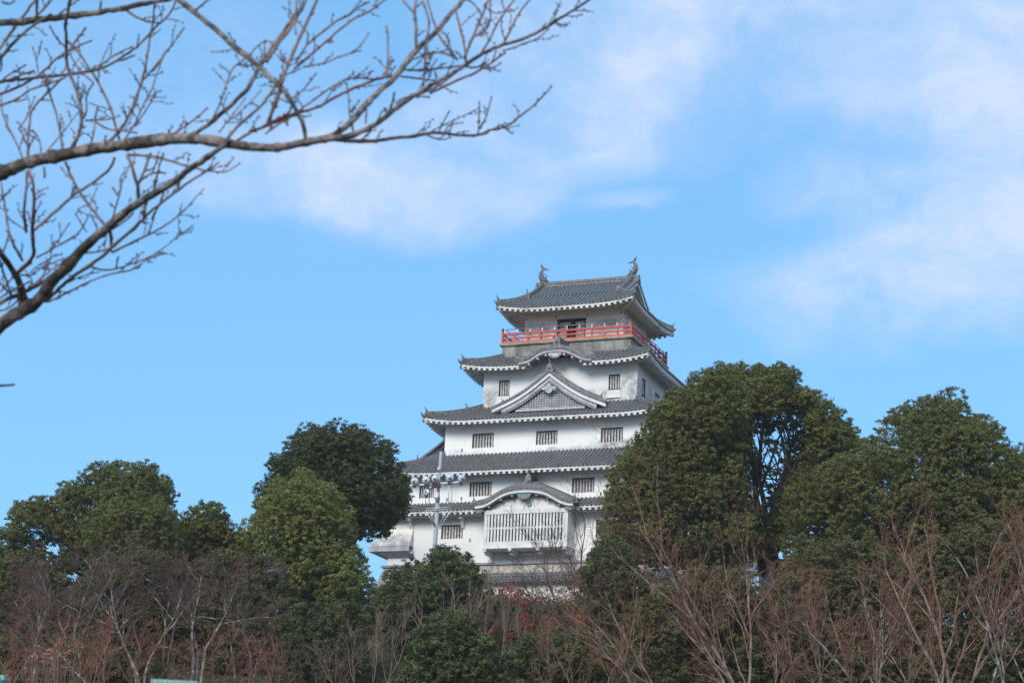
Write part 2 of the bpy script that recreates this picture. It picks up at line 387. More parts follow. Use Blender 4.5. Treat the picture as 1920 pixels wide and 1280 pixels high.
def storey(name, a, b, z0, z1, mat, holes=(), side_holes=(), loops=()):
    mb = MB()
    wall_front(mb, -a, a, z0, z1, list(holes), -b)
    wall_front(mb, -b, b, z0, z1, list(side_holes), -a, plane='side')
    mb.add([(a, b, z0), (-a, b, z0), (-a, b, z1), (a, b, z1)], [(0, 1, 2, 3)])
    mb.add([(-a, b, z0), (-a, -b, z0), (-a, -b, z1), (-a, b, z1)], [(0, 1, 2, 3)])
    mb.build(name, mat, K)
    for x, z in loops: loophole(x, z, -b)

def onigawara(mb, c, w, h, dirn, t=.16, horn=True):
    """ridge end plate facing dirn (unit horizontal), base centre c"""
    c = np.array(c, float); d = np.array([dirn[0], dirn[1], 0.]); d /= np.linalg.norm(d); r = np.cross(d, (0, 0, 1.))
    prof = [(-.5, 0), (-.56, .2), (-.42, .38), (-.4, .7), (-.22, .86), (-.1, 1.0), (.1, 1.0), (.22, .86), (.4, .7), (.42, .38), (.56, .2), (.5, 0)]
    A = [c+r*x*w+np.array([0, 0, z*h])+d*t/2 for x, z in prof]; B = [p-d*t for p in A]; n = len(A)
    mb.add(A+B, [tuple(range(n)), tuple(range(2*n-1, n-1, -1))]+[(i, (i+1) % n, n+(i+1) % n, n+i) for i in range(n)])
    mb.lathe(c+d*t/2+np.array([0, 0, h*.45]), [(w*.26, 0), (w*.22, .05), (0.001, .06)], 10, d)
    if horn:
        p = c+np.array([0, 0, h*.9])
        mb.tube([p-d*.05, p+d*.08+np.array([0, 0, h*.22]), p+d*.22+np.array([0, 0, h*.62])], [w*.16, w*.11, w*.03], 6)

def skirt(a0, b0, z0, a1, b1, zw, aw, bw, up=.38, c=.28, thick=.13, pitch=.33, rpitch=.47, name='tiled_roof', sides=(0, 1, 2, 3), cut=None, hipname='hip_ridge', fas_gap=None):
    """z0 surface height at inner rectangle, zw height of the top of the white fascia in mid eave"""
    z1 = zw+thick
    D0 = (a0, b0); D1 = (a1, b1)
    def surf(k, l, s):
        A0, B0 = (a0, b0) if k % 2 == 0 else (b0, a0); A1, B1 = (a1, b1) if k % 2 == 0 else (b1, a1)
        o = B0+(B1-B0)*s; d = max(0, A0+(A1-A0)*s-abs(l))
        z = z0+(z1-z0)*(s+c*s*(1-s)*1.0)+up*s*s*max(0, 1-d/4.2)**2.2
        x, y = sidemap(k)(l, o)
        return np.array([x, y, z])
    tile = MB(); fas = MB(); raf = MB()
    for k in sides:
        A0, B0 = (a0, b0) if k % 2 == 0 else (b0, a0); A1, B1 = (a1, b1) if k % 2 == 0 else (b1, a1)
        AW, BW = (aw, bw) if k % 2 == 0 else (bw, aw)
        ls = np.concatenate([np.linspace(-A1, -A0, 8)[:-1], np.linspace(-A0, A0, 31), np.linspace(A0, A1, 8)[1:]])
        def s0(l): return max(0., (abs(l)-A0)/(A1-A0)) if A1 > A0 else 0
        gaps = fas_gap if (fas_gap and k == 0) else None
        parts = [ls] if not gaps else [np.concatenate([ls[ls < gaps[0]], [gaps[0]]]), np.concatenate([[gaps[1]], ls[ls > gaps[1]]])]
        for lp in parts:
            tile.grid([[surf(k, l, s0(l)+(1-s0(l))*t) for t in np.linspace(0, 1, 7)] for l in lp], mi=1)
            tile.grid([[surf(k, l, 1), surf(k, l, 1)-np.array([0, 0, thick])] for l in lp], smooth=False)
        n = int(2*A1/pitch)
        for i in range(n):
            l = -A1+(i+.5)*2*A1/n
            a = s0(l)
            if a > .97: continue
            m = max(2, int(6*(1-a))+1)
            pts = [surf(k, l, a+(1-a)*t) for t in np.linspace(0, 1, m)]
            pts[-1] = pts[-1]+(pts[-1]-pts[-2])/np.linalg.norm(pts[-1]-pts[-2])*.04
            outv = np.array([*sidemap(k)(0, 1), 0.])
            if cut and cut(k, l): continue
            tile.tube([p-np.array([0, 0, .01]) for p in pts], .098, 5, arc=(0, math.pi), cap=False, up=(0, 0, 1), smooth=False)
            # round end tile
            tile.lathe(pts[-1]+np.array([0, 0, -.015]), [(.085, -.01), (.085, .03), (.001, .032)], 8, outv)
        # fascia, soffit
        fh = .16
        def fp(l, o, dz):
            p = surf(k, l, 1); x, y = sidemap(k)(l, o); return (x, y, p[2]-thick+dz)
        def okl(l): return not (gaps and gaps[0] < l < gaps[1])
        seg = [l for l in ls]
        for l, l2 in zip(seg, seg[1:]):
            if not okl((l+l2)/2): continue
            q = lambda L: min(max(L, -A1+.05), A1-.05)
            la, lb = q(l), q(l2)
            P = [fp(la, B1-.05, -fh), fp(lb, B1-.05, -fh), fp(lb, B1-.17, -fh), fp(la, B1-.17, -fh)]
            Q = [fp(la, B1-.05, 0), fp(lb, B1-.05, 0), fp(lb, B1-.17, 0), fp(la, B1-.17, 0)]
            if la < lb: fas.hexa(P, Q)
        sl_ = .22
        def so_(l, o):
            p = surf(k, l, 1)[2]; w = (B1-.12-o)
            f = max(0, 1-w/(B1-BW))           # the upturn dies out towards the wall
            zz = zw+(p-thick-zw)*f
            x, y = sidemap(k)(l, o); return np.array([x, y, zz-.06+sl_*w])
        def oin(l): return max(BW-.02, BW+(abs(l)-AW)*(B1-BW)/(A1-AW)) if abs(l) > AW else BW-.02
        for lp in parts:
            fas.grid([[so_(l, B1-.12+(oin(l)-(B1-.12))*t) for t in np.linspace(0, 1, 5)] for l in lp if abs(l) < A1-.1])
        n = int(2*A1/rpitch)
        for i in range(n):
            l = -A1+(i+.5)*2*A1/n
            if abs(l) > A1-.3: continue
            if not okl(l): continue
            oi = oin(l)
            if B1-.15-oi < .15: continue
            w = .105; h = .17
            pa = so_(l, B1-.12); pb = so_(l, oi); x_, y_ = sidemap(k)(l, B1-.07)
            pa = np.array([x_, y_, surf(k, l, 1)[2]-thick-fh-.0])
            t_ = np.array([*sidemap(k)(1, 0), 0.])*w; dz = np.array([0, 0, h]); e = np.array([0, 0, .12])
            pb = pb-np.array([0, 0, .02])
            raf.hexa([pa-t_-dz, pa+t_-dz, pb+t_-dz, pb-t_-dz], [pa-t_, pa+t_, pb+t_, pb-t_])
    root = tile.build(name, [M_tile, M_pan_shade], K)
    fas.build('eave_board', M_fas, root); raf.build('rafters', M_fas, root)
    if len(sides) == 4:
        hb = MB(); cb = MB()
        for k in range(4):
            A1, B1 = (a1, b1) if k % 2 == 0 else (b1, a1); A0 = a0 if k % 2 == 0 else b0
            pts = []
            for s in np.linspace(0, .93, 9):
                l = A0+(A1-A0)*s; pts.append(surf(k, l-.001, s)+np.array([0, 0, .13]))
            for p, q in zip(pts, pts[1:]): hb.beam(p, q+(q-p)*.06, .24, .26)
            hb.tube([p+np.array([0, 0, .16]) for p in pts], .1, 6)
            d = pts[-1]-pts[-2]; d[2] = 0; d /= np.linalg.norm(d)
            onigawara(hb, pts[-1]+d*.05-np.array([0, 0, .18]), .42, .52, d)
            tip = surf(k, A1-.001, 1)
            hb.tube([pts[-1]-np.array([0, 0, .08]), tip+np.array([0, 0, .02])], [.13, .12], 6)
            hb.tube([tip-d*.1, tip+d*.1+np.array([0, 0, .08]), tip+d*.2+np.array([0, 0, .3])], [.12, .08, .02], 6)
            # corner rafter with dark cap
            wx, wy = sidemap(k)(aw if k % 2 == 0 else bw, bw if k % 2 == 0 else aw)
            a = np.array([wx, wy, zw+.12]); b = tip-np.array([0, 0, thick+.26])+d*(-.12)
            cb.beam(a, b, .2, .26); hb.beam(b, b+(b-a)/np.linalg.norm(b-a)*.09, .22, .28); cb.cut(); hb.cut()
        hb.pieces(hipname, M_tile, root); cb.pieces('corner_rafter', M_fas, root)
    return root, surf

# ---- storey five (top)
Z = {}
mb = MB()
A5, B5 = 4.25, 3.05
door = (-1.4, 1.05, 49.95, 52.16)
storey('top_storey_wall', A5, B5, 49.6, 53.2, M_pl5, holes=[door])
pm = MB()
for x in (-A5+.12, -1.56, 1.21, A5-.12): pm.box(x-.13, x+.13, -B5-.05, -B5+.02, 49.9, 52.5)
pm.box(-A5-.03, A5+.03, -B5-.07, -B5+.02, 52.2, 52.58)
for y in (-B5+.12, -1.0, 1.0, B5-.12): pm.box(A5-.02, A5+.05, y-.13, y+.13, 49.9, 52.5)
pm.box(A5-.02, A5+.07, -B5, B5, 52.2, 52.58)
pm.build('timber_frame', M_pl5, K)
nb_ = MB()
for x in (-4.12, -1.56, 1.21, 4.1): nb_.lathe((x, -B5-.07, 52.36), [(.075, 0), (.06, .04), (.001, .06)], 8, (0, -1, 0)); nb_.cut()
for y in (-2.9, -1., 1.0, 2.9): nb_.lathe((A5+.07, y, 52.36), [(.075, 0), (.06, .04), (.001, .06)], 8, (1, 0, 0)); nb_.cut()
nb_.pieces('nail_cover', M_dark, K)
d = MB(); d.box(door[0], door[1], -B5+.262, -B5+.3, door[2], door[3]); dr = d.build('balcony_door', M_dark, K)
d = MB(); d.box(door[0]-.06, door[1]+.06, -B5-.06, -B5+.08, door[3]-.13, door[3]); d.box(-.22, -.12, -B5-.0, -B5+.09, door[2], door[3]-.13)
d.box(door[0]+.002, door[0]+.1, -B5, -B5+.09, door[2], door[3]-.13); d.box(door[1]-.1, door[1]-.002, -B5, -B5+.09, door[2], door[3]-.13)
d.build('door_frame', M_frame, dr)
d = MB()
for x0, x1 in ((door[0]+.12, -.6), (-.02+.2, door[1]-.12)): d.box(x0, x1, -B5+.15, -B5+.17, 50., 51.55)
d.build('door_pane', M_shz, dr)
d = MB(); x = door[0]+.12
while x < door[1]-.2:
    if not (-.35 < x < -.05): d.box(x, x+.17, -B5+.11, -B5+.13, 51.62+.1*math.sin(x*9), 51.93)
    d.cut(); x += .2
d.pieces('door_valance', M_bar, dr)

# ---- balcony
AB, BB = 5.5, 4.74
mb = MB(); mb.box(-AB-.02, AB+.02, -BB-.02, BB+.02, 48.3, 49.66); mb.box(-AB-.2, AB+.2, -BB-.2, BB+.2, 49.66, 49.76)
for i in range(12):
    x = -AB+.3+i*(2*AB-.6)/11; mb.box(x-.03, x+.03, -BB-.05, -BB, 48.7, 49.6)
dk = mb.build('balcony_base', M_deck, K)
mb = MB(); mb.box(-AB-.23, AB+.23, -BB-.23, BB+.23, 49.763, 49.85); mb.build('balcony_edge', M_yel, dk)
mb = MB()
for (a, b) in (((-1, -1), (1, -1)), ((1, -1), (1, 1)), ((1, 1), (-1, 1)), ((-1, 1), (-1, -1))):
    for z, w, h in ((49.96, .12, .15), (50.31, .1, .13), (50.68, .14, .15)):
        p = np.array([a[0]*(AB+.02), a[1]*(BB+.02), z]); q = np.array([b[0]*(AB+.02), b[1]*(BB+.02), z]); mb.beam(p, q, w, h)
    n = 10 if a[1] == b[1] else 9
    for i in range(1, n):
        t = i/n; x = (a[0]+(b[0]-a[0])*t)*(AB+.02); y = (a[1]+(b[1]-a[1])*t)*(BB+.02)
        mb.box(x-.055, x+.055, y-.055, y+.055, 49.85, 50.66 if i % 2 else 50.3)
rl = mb.build('balcony_railing', M_red, K)
for sx in (-1, 1):
    for sy in (-1, 1):
        x, y = sx*(AB+.02), sy*(BB+.02)
        p = MB(); p.box(x-.085, x+.085, y-.085, y+.085, 49.84, 50.86); o = p.build('corner_post', M_red, rl)
        c = MB(); c.lathe((x, y, 50.86), [(.1, 0), (.1, .08), (.07, .12), (.12, .2), (.1, .27), (.03, .34), (.001, .36)], 10); c.build('post_cap', M_capm, rl)
mb = MB(); mw = MB()
for (a, b) in (((-1, -1), (1, -1)), ((1, -1), (1, 1)), ((1, 1), (-1, 1)), ((-1, 1), (-1, -1))):
    P = lambda t, z: np.array([(a[0]+(b[0]-a[0])*t)*(AB-.14), (a[1]+(b[1]-a[1])*t)*(BB-.14), z])
    mb.tube([P(0, 51.12), P(1, 51.12)], .028, 6)
    mb.tube([P(0, 50.55), P(1, 50.55)], .014, 5); mb.tube([P(0, 50.2), P(1, 50.2)], .014, 5)
    n = 10 if a[1] == b[1] else 8
    for i in range(n):
        p = P(i/n, 49.86); (mw if a[1] == b[1] == -1 else mb).box(p[0]-.035, p[0]+.035, p[1]-.03, p[1]+.03, 49.86, 51.1)
        if a[1] == b[1] == -1: mw.cut()
sf = mb.build('safety_railing', M_rail, K); mw.pieces('safety_post', M_railw, sf)

# ---- top roof (hip and gable)
VX, JY, JZ = 4.05, 3.4, 54.12      # verge x, joint y, joint z
ZR = 56.15
E5, F5, ZW5 = 5.95, 5.38, 52.62
root5, surf5 = skirt(VX, JY, JZ, E5, F5, ZW5, A5, B5, up=.42, c=.12, name='top_roof')
def gz(t): # upper slope, t 0 at ridge .. 1 at joint
    return ZR+(JZ-ZR)*(t+.16*t*(1-t))
tile = MB()
for sy in (-1, 1):
    xs = np.linspace(-VX-.45, VX+.45, 9)
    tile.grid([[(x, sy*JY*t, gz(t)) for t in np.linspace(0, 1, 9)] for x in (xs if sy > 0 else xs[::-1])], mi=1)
    n = int(2*VX/.33)
    for i in range(n+1):
        x = -VX+i*2*VX/n
        tile.tube([(x, sy*JY*t, gz(t)-.01) for t in np.linspace(0, 1, 7)], .098, 5, arc=(0, math.pi), cap=False, up=(0, 0, 1), smooth=False)
ur = tile.build('upper_roof', [M_tile, M_pan_shade], root5)
rg = MB()
for sy in (-1, 1):
    for sx in (-1, 1):
        pts = [np.array([sx*(VX-.1), sy*JY*t, gz(t)+.14]) for t in np.linspace(.05, 1.02, 9)]
        for p, q in zip(pts, pts[1:]): rg.beam(p, q+(q-p)*.05, .26, .28)
        rg.tube([p+np.array([0, 0, .17]) for p in pts], .09, 6)
        onigawara(rg, pts[-1]+np.array([0, sy*.1, -.2]), .42, .55, (0, sy))
        # verge tiles, short rows across the gable edge
        for t in np.linspace(.03, 1, 13):
            rg.tube([(sx*(VX+.02), sy*JY*t, gz(t)+.0), (sx*(VX+.5), sy*JY*t, gz(t)-.03)], .07, 6)
        rg.cut()
rg.pieces('descending_ridge', M_tile, root5)
rg = MB()
rg.box(-VX-.42, VX+.42, -.19, .19, ZR-.15, ZR+.1); rg.box(-VX-.40, VX+.40, -.24, .24, ZR+.1, ZR+.14); rg.box(-VX-.42, VX+.42, -.16, .16, ZR+.14, ZR+.28)
rg.tube([(-VX-.42, 0, ZR+.30), (0, 0, ZR+.27), (VX+.42, 0, ZR+.30)], .11, 8)
for sx in (-1, 1): onigawara(rg, (sx*(VX+.44), 0, ZR-.35), .7, .75, (sx, 0), .14, False)
rg.build('main_ridge', M_tile, root5)
gb = MB()
for sx in (-1, 1):
    # gable wall and barge boards
    x = sx*(VX-.25)
    prof = [(y, gz(abs(y)/JY)-.08) for y in np.linspace(-JY, JY, 17)]
    P = [(x, y, z) for y, z in prof]; gb.add(P+[(x, JY, JZ-.4), (x, -JY, JZ-.4)], [tuple(range(19)) if sx < 0 else tuple(range(18, -1, -1))])
    for i in range(16):
        (ya, za), (yb, zb) = prof[i], prof[i+1]
        x0, x1 = sx*(VX+.30), sx*(VX+.40)
        q = [(x0, ya, za-.36), (x1, ya, za-.36), (x1, yb, zb-.36), (x0, yb, zb-.36)]; r = [(x0, ya, za-.02), (x1, ya, za-.02), (x1, yb, zb-.02), (x0, yb, zb-.02)]
        gb.hexa(q, r)
        gb.add([(x0, ya, za-.1), (x0, yb, zb-.1), (x, yb, zb-.1), (x, ya, za-.1)], [(0, 1, 2, 3)])
    gb.cut()
gb.pieces('gable_board', M_fas, root5)

# ---- fish finials on the ridge
def finial(x, mir):
    mb = MB(); b = np.array([x, 0, ZR+.34])
    sp = [(0.42, .02, .20), (.26, .16, .25), (.05, .3, .25), (-.08, .52, .20), (-.08, .78, .145), (.0, 1.0, .10), (.08, 1.18, .06), (.12, 1.28, .04)]
    pts = [b+np.array([-mir*a, 0, z]) for a, z, r in sp]
    mb.tube(pts, [r for a, z, r in sp], 8, up=(0, 1, 0))
    mb.tube([b+np.array([-mir*.38, 0, .06]), b+np.array([-mir*.6, 0, .0])], [.2, .12], 8)        # snout
    mb.box(*(sorted((x-mir*.62, x+mir*.12))), -.2, .2, ZR+.25, ZR+.4)
    def fin(p0, p1, p2, t=.035):
        A = [b+np.array([-mir*p[0], 0, p[1]]) for p in (p0, p1, p2)]; o = np.array([0, t, 0])
        mb.add([p-o for p in A]+[p+o for p in A], [(0, 1, 2), (5, 4, 3), (0, 3, 4, 1), (1, 4, 5, 2), (2, 5, 3, 0)])
    fin((.02, 1.05), (-.16, 1.72), (.16, 1.28)); fin((-.1, 1.3), (-.16, 1.72), (.14, 1.35))
    fin((.08, 1.1), (.42, 1.22), (.62, 1.14)); fin((.1, 1.22), (.16, 1.34), (.62, 1.14))
    for i, (a, z) in enumerate([(-.2, .22), (-.3, .42), (-.3, .62), (-.26, .82), (-.18, 1.0)]): fin((a+.12, z-.08), (a-.08, z+.1), (a+.12, z+.12), .03)
    fin((.3, .3), (.5, .62), (.12, .46), .03); fin((.1, .6), (.34, .78), (.02, .8), .03)
    mb.build('fish_finial', M_fish, root5)
finial(-VX-.05, -1) ; finial(VX+.05, 1)

# ---- storey four
A4, B4 = 6.53, 5.92
h4 = [(-5.19, -4.27, 45.2, 46.46), (4.15, 5.1, 45.18, 46.4)]
s4 = [(-4.69, -3.74, 44.95, 46.35), (-1.27, -.02, 45.1, 46.06)]
storey('fourth_storey_wall', A4, B4, 43.9, 48.0, M_pl4, h4, s4)
for i, h in enumerate(h4): window(*h, -B4, nb=4, arched=True)
window(*s4[0], -A4, 'side', 4, True); window(*s4[1], -A4, 'side', 5)
for (a, b, c, d_) in h4:                # white plastered sill blocks under the arched windows
    mb = MB(); mb.hexa([(a-.16, -B4-.14, 44.45), (b+.1, -B4-.14, 44.45), (b+.1, -B4, 44.45), (a-.16, -B4, 44.45)],
                       [(a-.04, -B4-.06, c-.08), (b+.04, -B4-.06, c-.08), (b+.04, -B4, c-.08), (a-.04, -B4, c-.08)]); mb.build('window_sill', M_wood_w, K)
r4, surf4 = skirt(5.0, 4.3, 49.0, 8.05, 7.44, 47.21, A4, B4, up=.40, name='fourth_roof', c=.3, cut=lambda k, l: k == 0 and -2.1 < l < 2.4, fas_gap=(-2.2, 2.5))

# ---- storey three
A3, B3 = 8.73, 8.12
h3 = [(-6.38, -4.55, 40.37, 41.55), (-.97, .81, 40.38, 41.5), (4.4, 6.2, 40.34, 41.49)]
storey('third_storey_wall', A3, B3, 39.2, 42.75, M_pl3, h3, [(-5.5, -3.8, 40.3, 41.5), (1, 2.8, 40.3, 41.5)], [(-7.23, 40.22), (6.96, 40.16)])
for i, h in enumerate(h3): window(*h, -B3, nb=7)
window(-5.5, -3.8, 40.3, 41.5, -A3, 'side', 7); window(1, 2.8, 40.3, 41.5, -A3, 'side', 7)
r3, surf3 = skirt(6.5, 5.9, 44.22, 10.15, 9.54, 42.33, A3, B3, up=.42, name='third_roof', c=.26)

# ---- storey two
A2, B2 = 10.95, 10.3
h2 = [(-9.76, -8.51, 35.98, 37.18), (-5.5, -3.66, 35.96, 37.1), (2.95, 4.76, 35.93, 37.08), (7.5, 9.3, 35.93, 37.08)]
storey('second_storey_wall', A2, B2, 35.0, 38.1, M_pl, h2, (), [(-10.36, 35.75), (-7.36, 35.76), (-6.15, 35.8), (5.28, 35.75), (9.9, 35.75)])
for h in h2: window(*h, -B2, nb=7)
r2, surf2 = skirt(8.7, 8.09, 39.86, 12.4, 11.74, 37.68, A2, B2, up=.42, name='second_roof', c=.22)
# side gables of the second roof
VP = [(-9.6, 38.86), (-8.2, 39.72), (-6.9, 40.42), (-5.7, 41.1), (-4.7, 41.72), (-3.2, 42.75), (-1.5, 44.0), (0, 45.2)]
for sx in (-1, 1):
    tile = MB(); bd = MB()
    full = VP+[(-y, z) for y, z in VP[::-1][1:]]
    X0, X1 = sx*8.5, sx*10.35
    tile.grid([[(X0+(X1-X0)*t, y, z) for t in (0, 1)] if sx < 0 else [(X1+(X0-X1)*t, y, z) for t in (0, 1)] for y, z in full])
    for i in range(8):
        x = X0+(X1-X0)*(i+.3)/7.5
        tile.tube([(x, y, z) for y, z in full], .078, 5, arc=(0, math.pi), cap=False, up=(0, 0, 1), smooth=False)
    for (ya, za), (yb, zb) in zip(full, full[1:]):
        tile.beam((X1, ya, za+.14), (X1, yb, zb+.14), .26, .26)
        a, b = sorted((X1+sx*.1, X1-sx*.02))
        bd.hexa([(a, ya, za-.5), (b, ya, za-.5), (b, yb, zb-.5), (a, yb, zb-.5)], [(a, ya, za-.02), (b, ya, za-.02), (b, yb, zb-.02), (a, yb, zb-.02)])
    onigawara(tile, (X1, -9.6, 38.95), .42, .5, (0, -1))
    onigawara(tile, (X1, 0, 45.2), .7, .8, (sx, 0))
    g = tile.build('side_gable', M_tile, r2); 
    P = [(X1-sx*.4, y, z-.3) for y, z in full]; bd.add(P, [tuple(range(len(P)))])
    bd.build('gable_board', M_fas, g) if False else bd.build('side_gable_board', M_fas, r2)

# ---- storey one with flared corner boxes
A1, B1 = 12.0, 10.6
h1 = [(-7.58, -5.77, 32.62, 33.72), (5.1, 6.9, 32.42, 33.67)]
storey('first_storey_wall', A1, B1, 30.6, 35.1, M_pl, h1, (), [(-5.14, 32.43), (8.2, 32.4)])
for h in h1: window(*h, -B1, nb=7)
r1, surf1 = skirt(10.93, 10.28, 35.52, 12.9, 11.95, 34.58, A1, B1, up=.3, thick=.1, name='first_roof', c=.1, cut=lambda k, l: k == 0 and -3.4 < l < 3.5, fas_gap=(-3.7, 3.7))
for sx in (-1, 1):
    mb = MB(); xo = [sx*12.0, sx*12.25, sx*12.75, sx*13.4]; xi = sx*9.9
    ys = [-10.63, -10.75, -11.0, -11.35]; zs = [34.3, 33.5, 32.8, 32.06]
    F = [[(xi, y, z), (x, y, z), (x, -7.2, z)] for x, y, z in zip(xo, ys, zs)]
    mb.grid([r if sx > 0 else r[::-1] for r in F], smooth=False)
    mb.add([(xi, -10.6, 34.3), *[(xi, y, z) for y, z in zip(ys, zs)], (xi, -10.6, 32.06)], [(0, 1, 2, 3, 4, 5)])
    o = mb.build('flared_stone_drop', M_ish, K)
    mb = MB()
    mb.grid([[(xi, -11.33, z), (sx*13.38, -11.33, z), (sx*13.38, -7.2, z)] for z in (32.06, 31.66)], smooth=False)
    mb.add([(xi, -11.33, 31.66), (sx*13.38, -11.33, 31.66), (sx*13.38, -7.2, 31.66), (sx*12.2, -7.2, 31.2), (sx*12.2, -10.6, 31.2), (xi, -10.6, 31.2)], [(0, 1, 4, 5), (1, 2, 3, 4)])
    mb.build('stone_drop_skirt', M_grey, o)
    mb = MB(); mb.box(*sorted((sx*12.45, sx*12.0)), -11.1, -10.5, 31.5, 31.64); mb.cut(); mb.box(*sorted((sx*9.8, sx*10.1)), -11.1, -10.5, 31.5, 31.64); mb.pieces('stone_drop_bracket', M_wood_w, o)
def corbel(x):
    mb = MB(); mb.box(x-.14, x+.14, -B1-.75, -B1, 34.05, 34.22)
    mb.hexa([(x-.12, -B1-.12, 33.4), (x+.12, -B1-.12, 33.4), (x+.12, -B1, 33.4), (x-.12, -B1, 33.4)], [(x-.12, -B1-.5, 34.05), (x+.12, -B1-.5, 34.05), (x+.12, -B1, 34.05), (x-.12, -B1, 34.05)])
    mb.build('corbel', M_wood_w, K)
for x in (-10.1, -5.75, 5.9, 10.1): corbel(x)
mb = MB(); mb.box(-12.05, -3.45, -B1-.85, -B1-.7, 34.23, 34.36); mb.cut(); mb.box(3.5, 12.05, -B1-.85, -B1-.7, 34.23, 34.36); mb.pieces('eave_beam', M_wood_w, K)

# ---- slatted bay
YB = -12.2
mb = MB()
mb.box(-3.38, 3.42, YB, -B1, 31.5, 31.95); mb.box(-3.46, 3.5, YB-.06, -B1, 31.42, 31.5)
mb.box(-3.38, 3.42, YB-.03, -B1, 34.06, 34.42)
mb.box(-3.36, -3.12, YB+.0, YB+.3, 31.95, 34.06); mb.box(3.16, 3.4, YB+.0, YB+.3, 31.95, 34.06)
mb.box(-3.36, -3.2, YB+.3, -B1, 31.95, 34.06); mb.box(3.24, 3.4, YB+.3, -B1, 31.95, 34.06)
bay = mb.build('bay_window', M_wood_w, K)
mb = MB(); mb.box(-3.2, 3.24, YB+.35, YB+.4, 31.96, 34.05); mb.build('bay_interior', M_dark, bay)
mb = MB()
for i in range(24):
    x = -3.0+i*(6.05/23); mb.box(x-.078, x+.078, YB+.02, YB+.12, 31.95, 34.06)
mb.box(-3.12, 3.16, YB+.06, YB+.14, 32.93, 33.06)
mb.build('bay_slats', M_wood_w, bay)
mb = MB()
for x in (-3.2, -1.15, 1.1, 3.2): mb.box(x-.13, x+.13, YB-.12, -B1, 31.2, 31.42); mb.box(x-.12, x+.12, YB+.25, -B1, 31.0, 31.2); mb.cut()
mb.pieces('bay_bracket', M_wood_w, bay)

# ---- undulating gables
def smoothprof(P, n=41):
    xs = np.array([p[0] for p in P]); zs = np.array([p[1] for p in P]); X = np.linspace(xs[0], xs[-1], n); Zv = np.interp(X, xs, zs)
    for _ in range(4):
        Q = Zv.copy(); Q[1:-1] = (Zv[:-2]+2*Zv[1:-1]+Zv[2:])/4; Zv = Q
    return X, Zv
def band(mb, X, Zt, Zb, y0, y1, mi=0):
    for i in range(len(X)-1):
        mb.hexa([(X[i], y0, Zb[i]), (X[i+1], y0, Zb[i+1]), (X[i+1], y1, Zb[i+1]), (X[i], y1, Zb[i])],
                [(X[i], y0, Zt[i]), (X[i+1], y0, Zt[i+1]), (X[i+1], y1, Zt[i+1]), (X[i], y1, Zt[i])], mi)
def kara(P, yf, yb, backf, tip, bandh, tileh, ridge, ow, lowname, y_t=None, tz=None, medallion=False, rim=.0):
    X, Zf = smoothprof(P)
    xc = (X[0]+X[-1])/2
    t = MB()
    zt = Zf+tileh
    Zb_ = np.array([max(backf(x), z-.6) for x, z in zip(X, zt)])
    rows = [[(x, yf+(yb-yf)*s, z+(b-z)*(s**.85)) for s in np.linspace(0, 1, 9)] for x, z, b in zip(X, zt, Zb_)]
    t.grid(rows)
    band(t, X, zt, Zf+.005, yf-.03, yf+.3)
    for s in np.linspace(0.02, .9, 9):
        t.tube([(x, yf+(yb-yf)*s, z+(b-z)*(s**.85)) for x, z, b in zip(X, zt, Zb_)], .06, 5)
    n = int((X[-1]-X[0])/.2)
    for i in range(n):
        x = X[0]+(i+.5)*(X[-1]-X[0])/n; z = np.interp(x, X, zt); t.tube([(x, yf-.09, z-tileh*.45), (x, yf+.1, z-tileh*.45)], .055, 6)
    for sx, i in ((-1, 0), (1, -1)):
        onigawara(t, (X[i]+sx*.12, yf+.15, zt[i]-.25), .4, .5, (0, -1), horn=True)
    # short ridge on the crown
    zc = np.interp(xc, X, zt)
    t.hexa([(xc-.2, yf+ridge, zc+.02), (xc+.2, yf+ridge, zc+.02), (xc+.2, yb, backf(xc)-.1), (xc-.2, yb, backf(xc)-.1)],
           [(xc-.16, yf+ridge, tip), (xc+.16, yf+ridge, tip), (xc+.16, yb, tip+.15), (xc-.16, yb, tip+.15)])
    onigawara(t, (xc, yf+ridge-.1, zc-.02), ow, tip-zc+.12, (0, -1), .2)
    root = t.build(lowname, M_tile, K)
    b = MB(); band(b, X, Zf, Zf-bandh, yf+.02, yf+.2); b.build('curved_bargeboard', M_wood_w if medallion else M_grey, root)
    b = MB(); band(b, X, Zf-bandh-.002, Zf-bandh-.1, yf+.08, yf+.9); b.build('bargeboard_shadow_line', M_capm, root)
    b = MB()
    for fx in (-.33, -.22, -.115, .115, .22, .33):
        x = xc+fx*(X[-1]-X[0])*1.08; z = np.interp(x, X, Zf)-bandh-.17
        b.tube([(x, yf+.04, z), (x, yf+.55, z)], .085, 8); b.cut()
    b.pieces('purlin_end', M_grn if medallion else M_bar, root)
    g = MB(); zc = np.interp(xc, X, Zf)-bandh-.1
    g.extrude_y([(xc-.5, zc+.02), (xc-.55, zc-.13), (xc-.3, zc-.24), (xc-.14, zc-.33), (xc, zc-.36), (xc+.14, zc-.33), (xc+.3, zc-.24), (xc+.55, zc-.13), (xc+.5, zc+.02)], yf+.1, yf+.04)
    g.build('hanging_ornament', M_grn if medallion else M_bar, root)
    g = MB()
    for i in range(7):
        a = math.pi*(i+.5)/7+math.pi; cx = xc+.42*math.cos(a); cz = zc-.16+.2*math.sin(a)
        g.tube([(cx+.07*math.cos(q), yf+.02, cz+.07*math.sin(q)) for q in np.linspace(0, 6.28, 9)], .018, 5)
    g.build('carved_scroll', M_bar, root)
    return root, X, Zf
P4 = [(-2.95, 47.4), (-2.1, 47.46), (-1.45, 47.95), (-.75, 48.22), (.1, 48.27), (1.0, 48.2), (1.85, 47.78), (2.45, 47.44), (3.2, 47.33)]
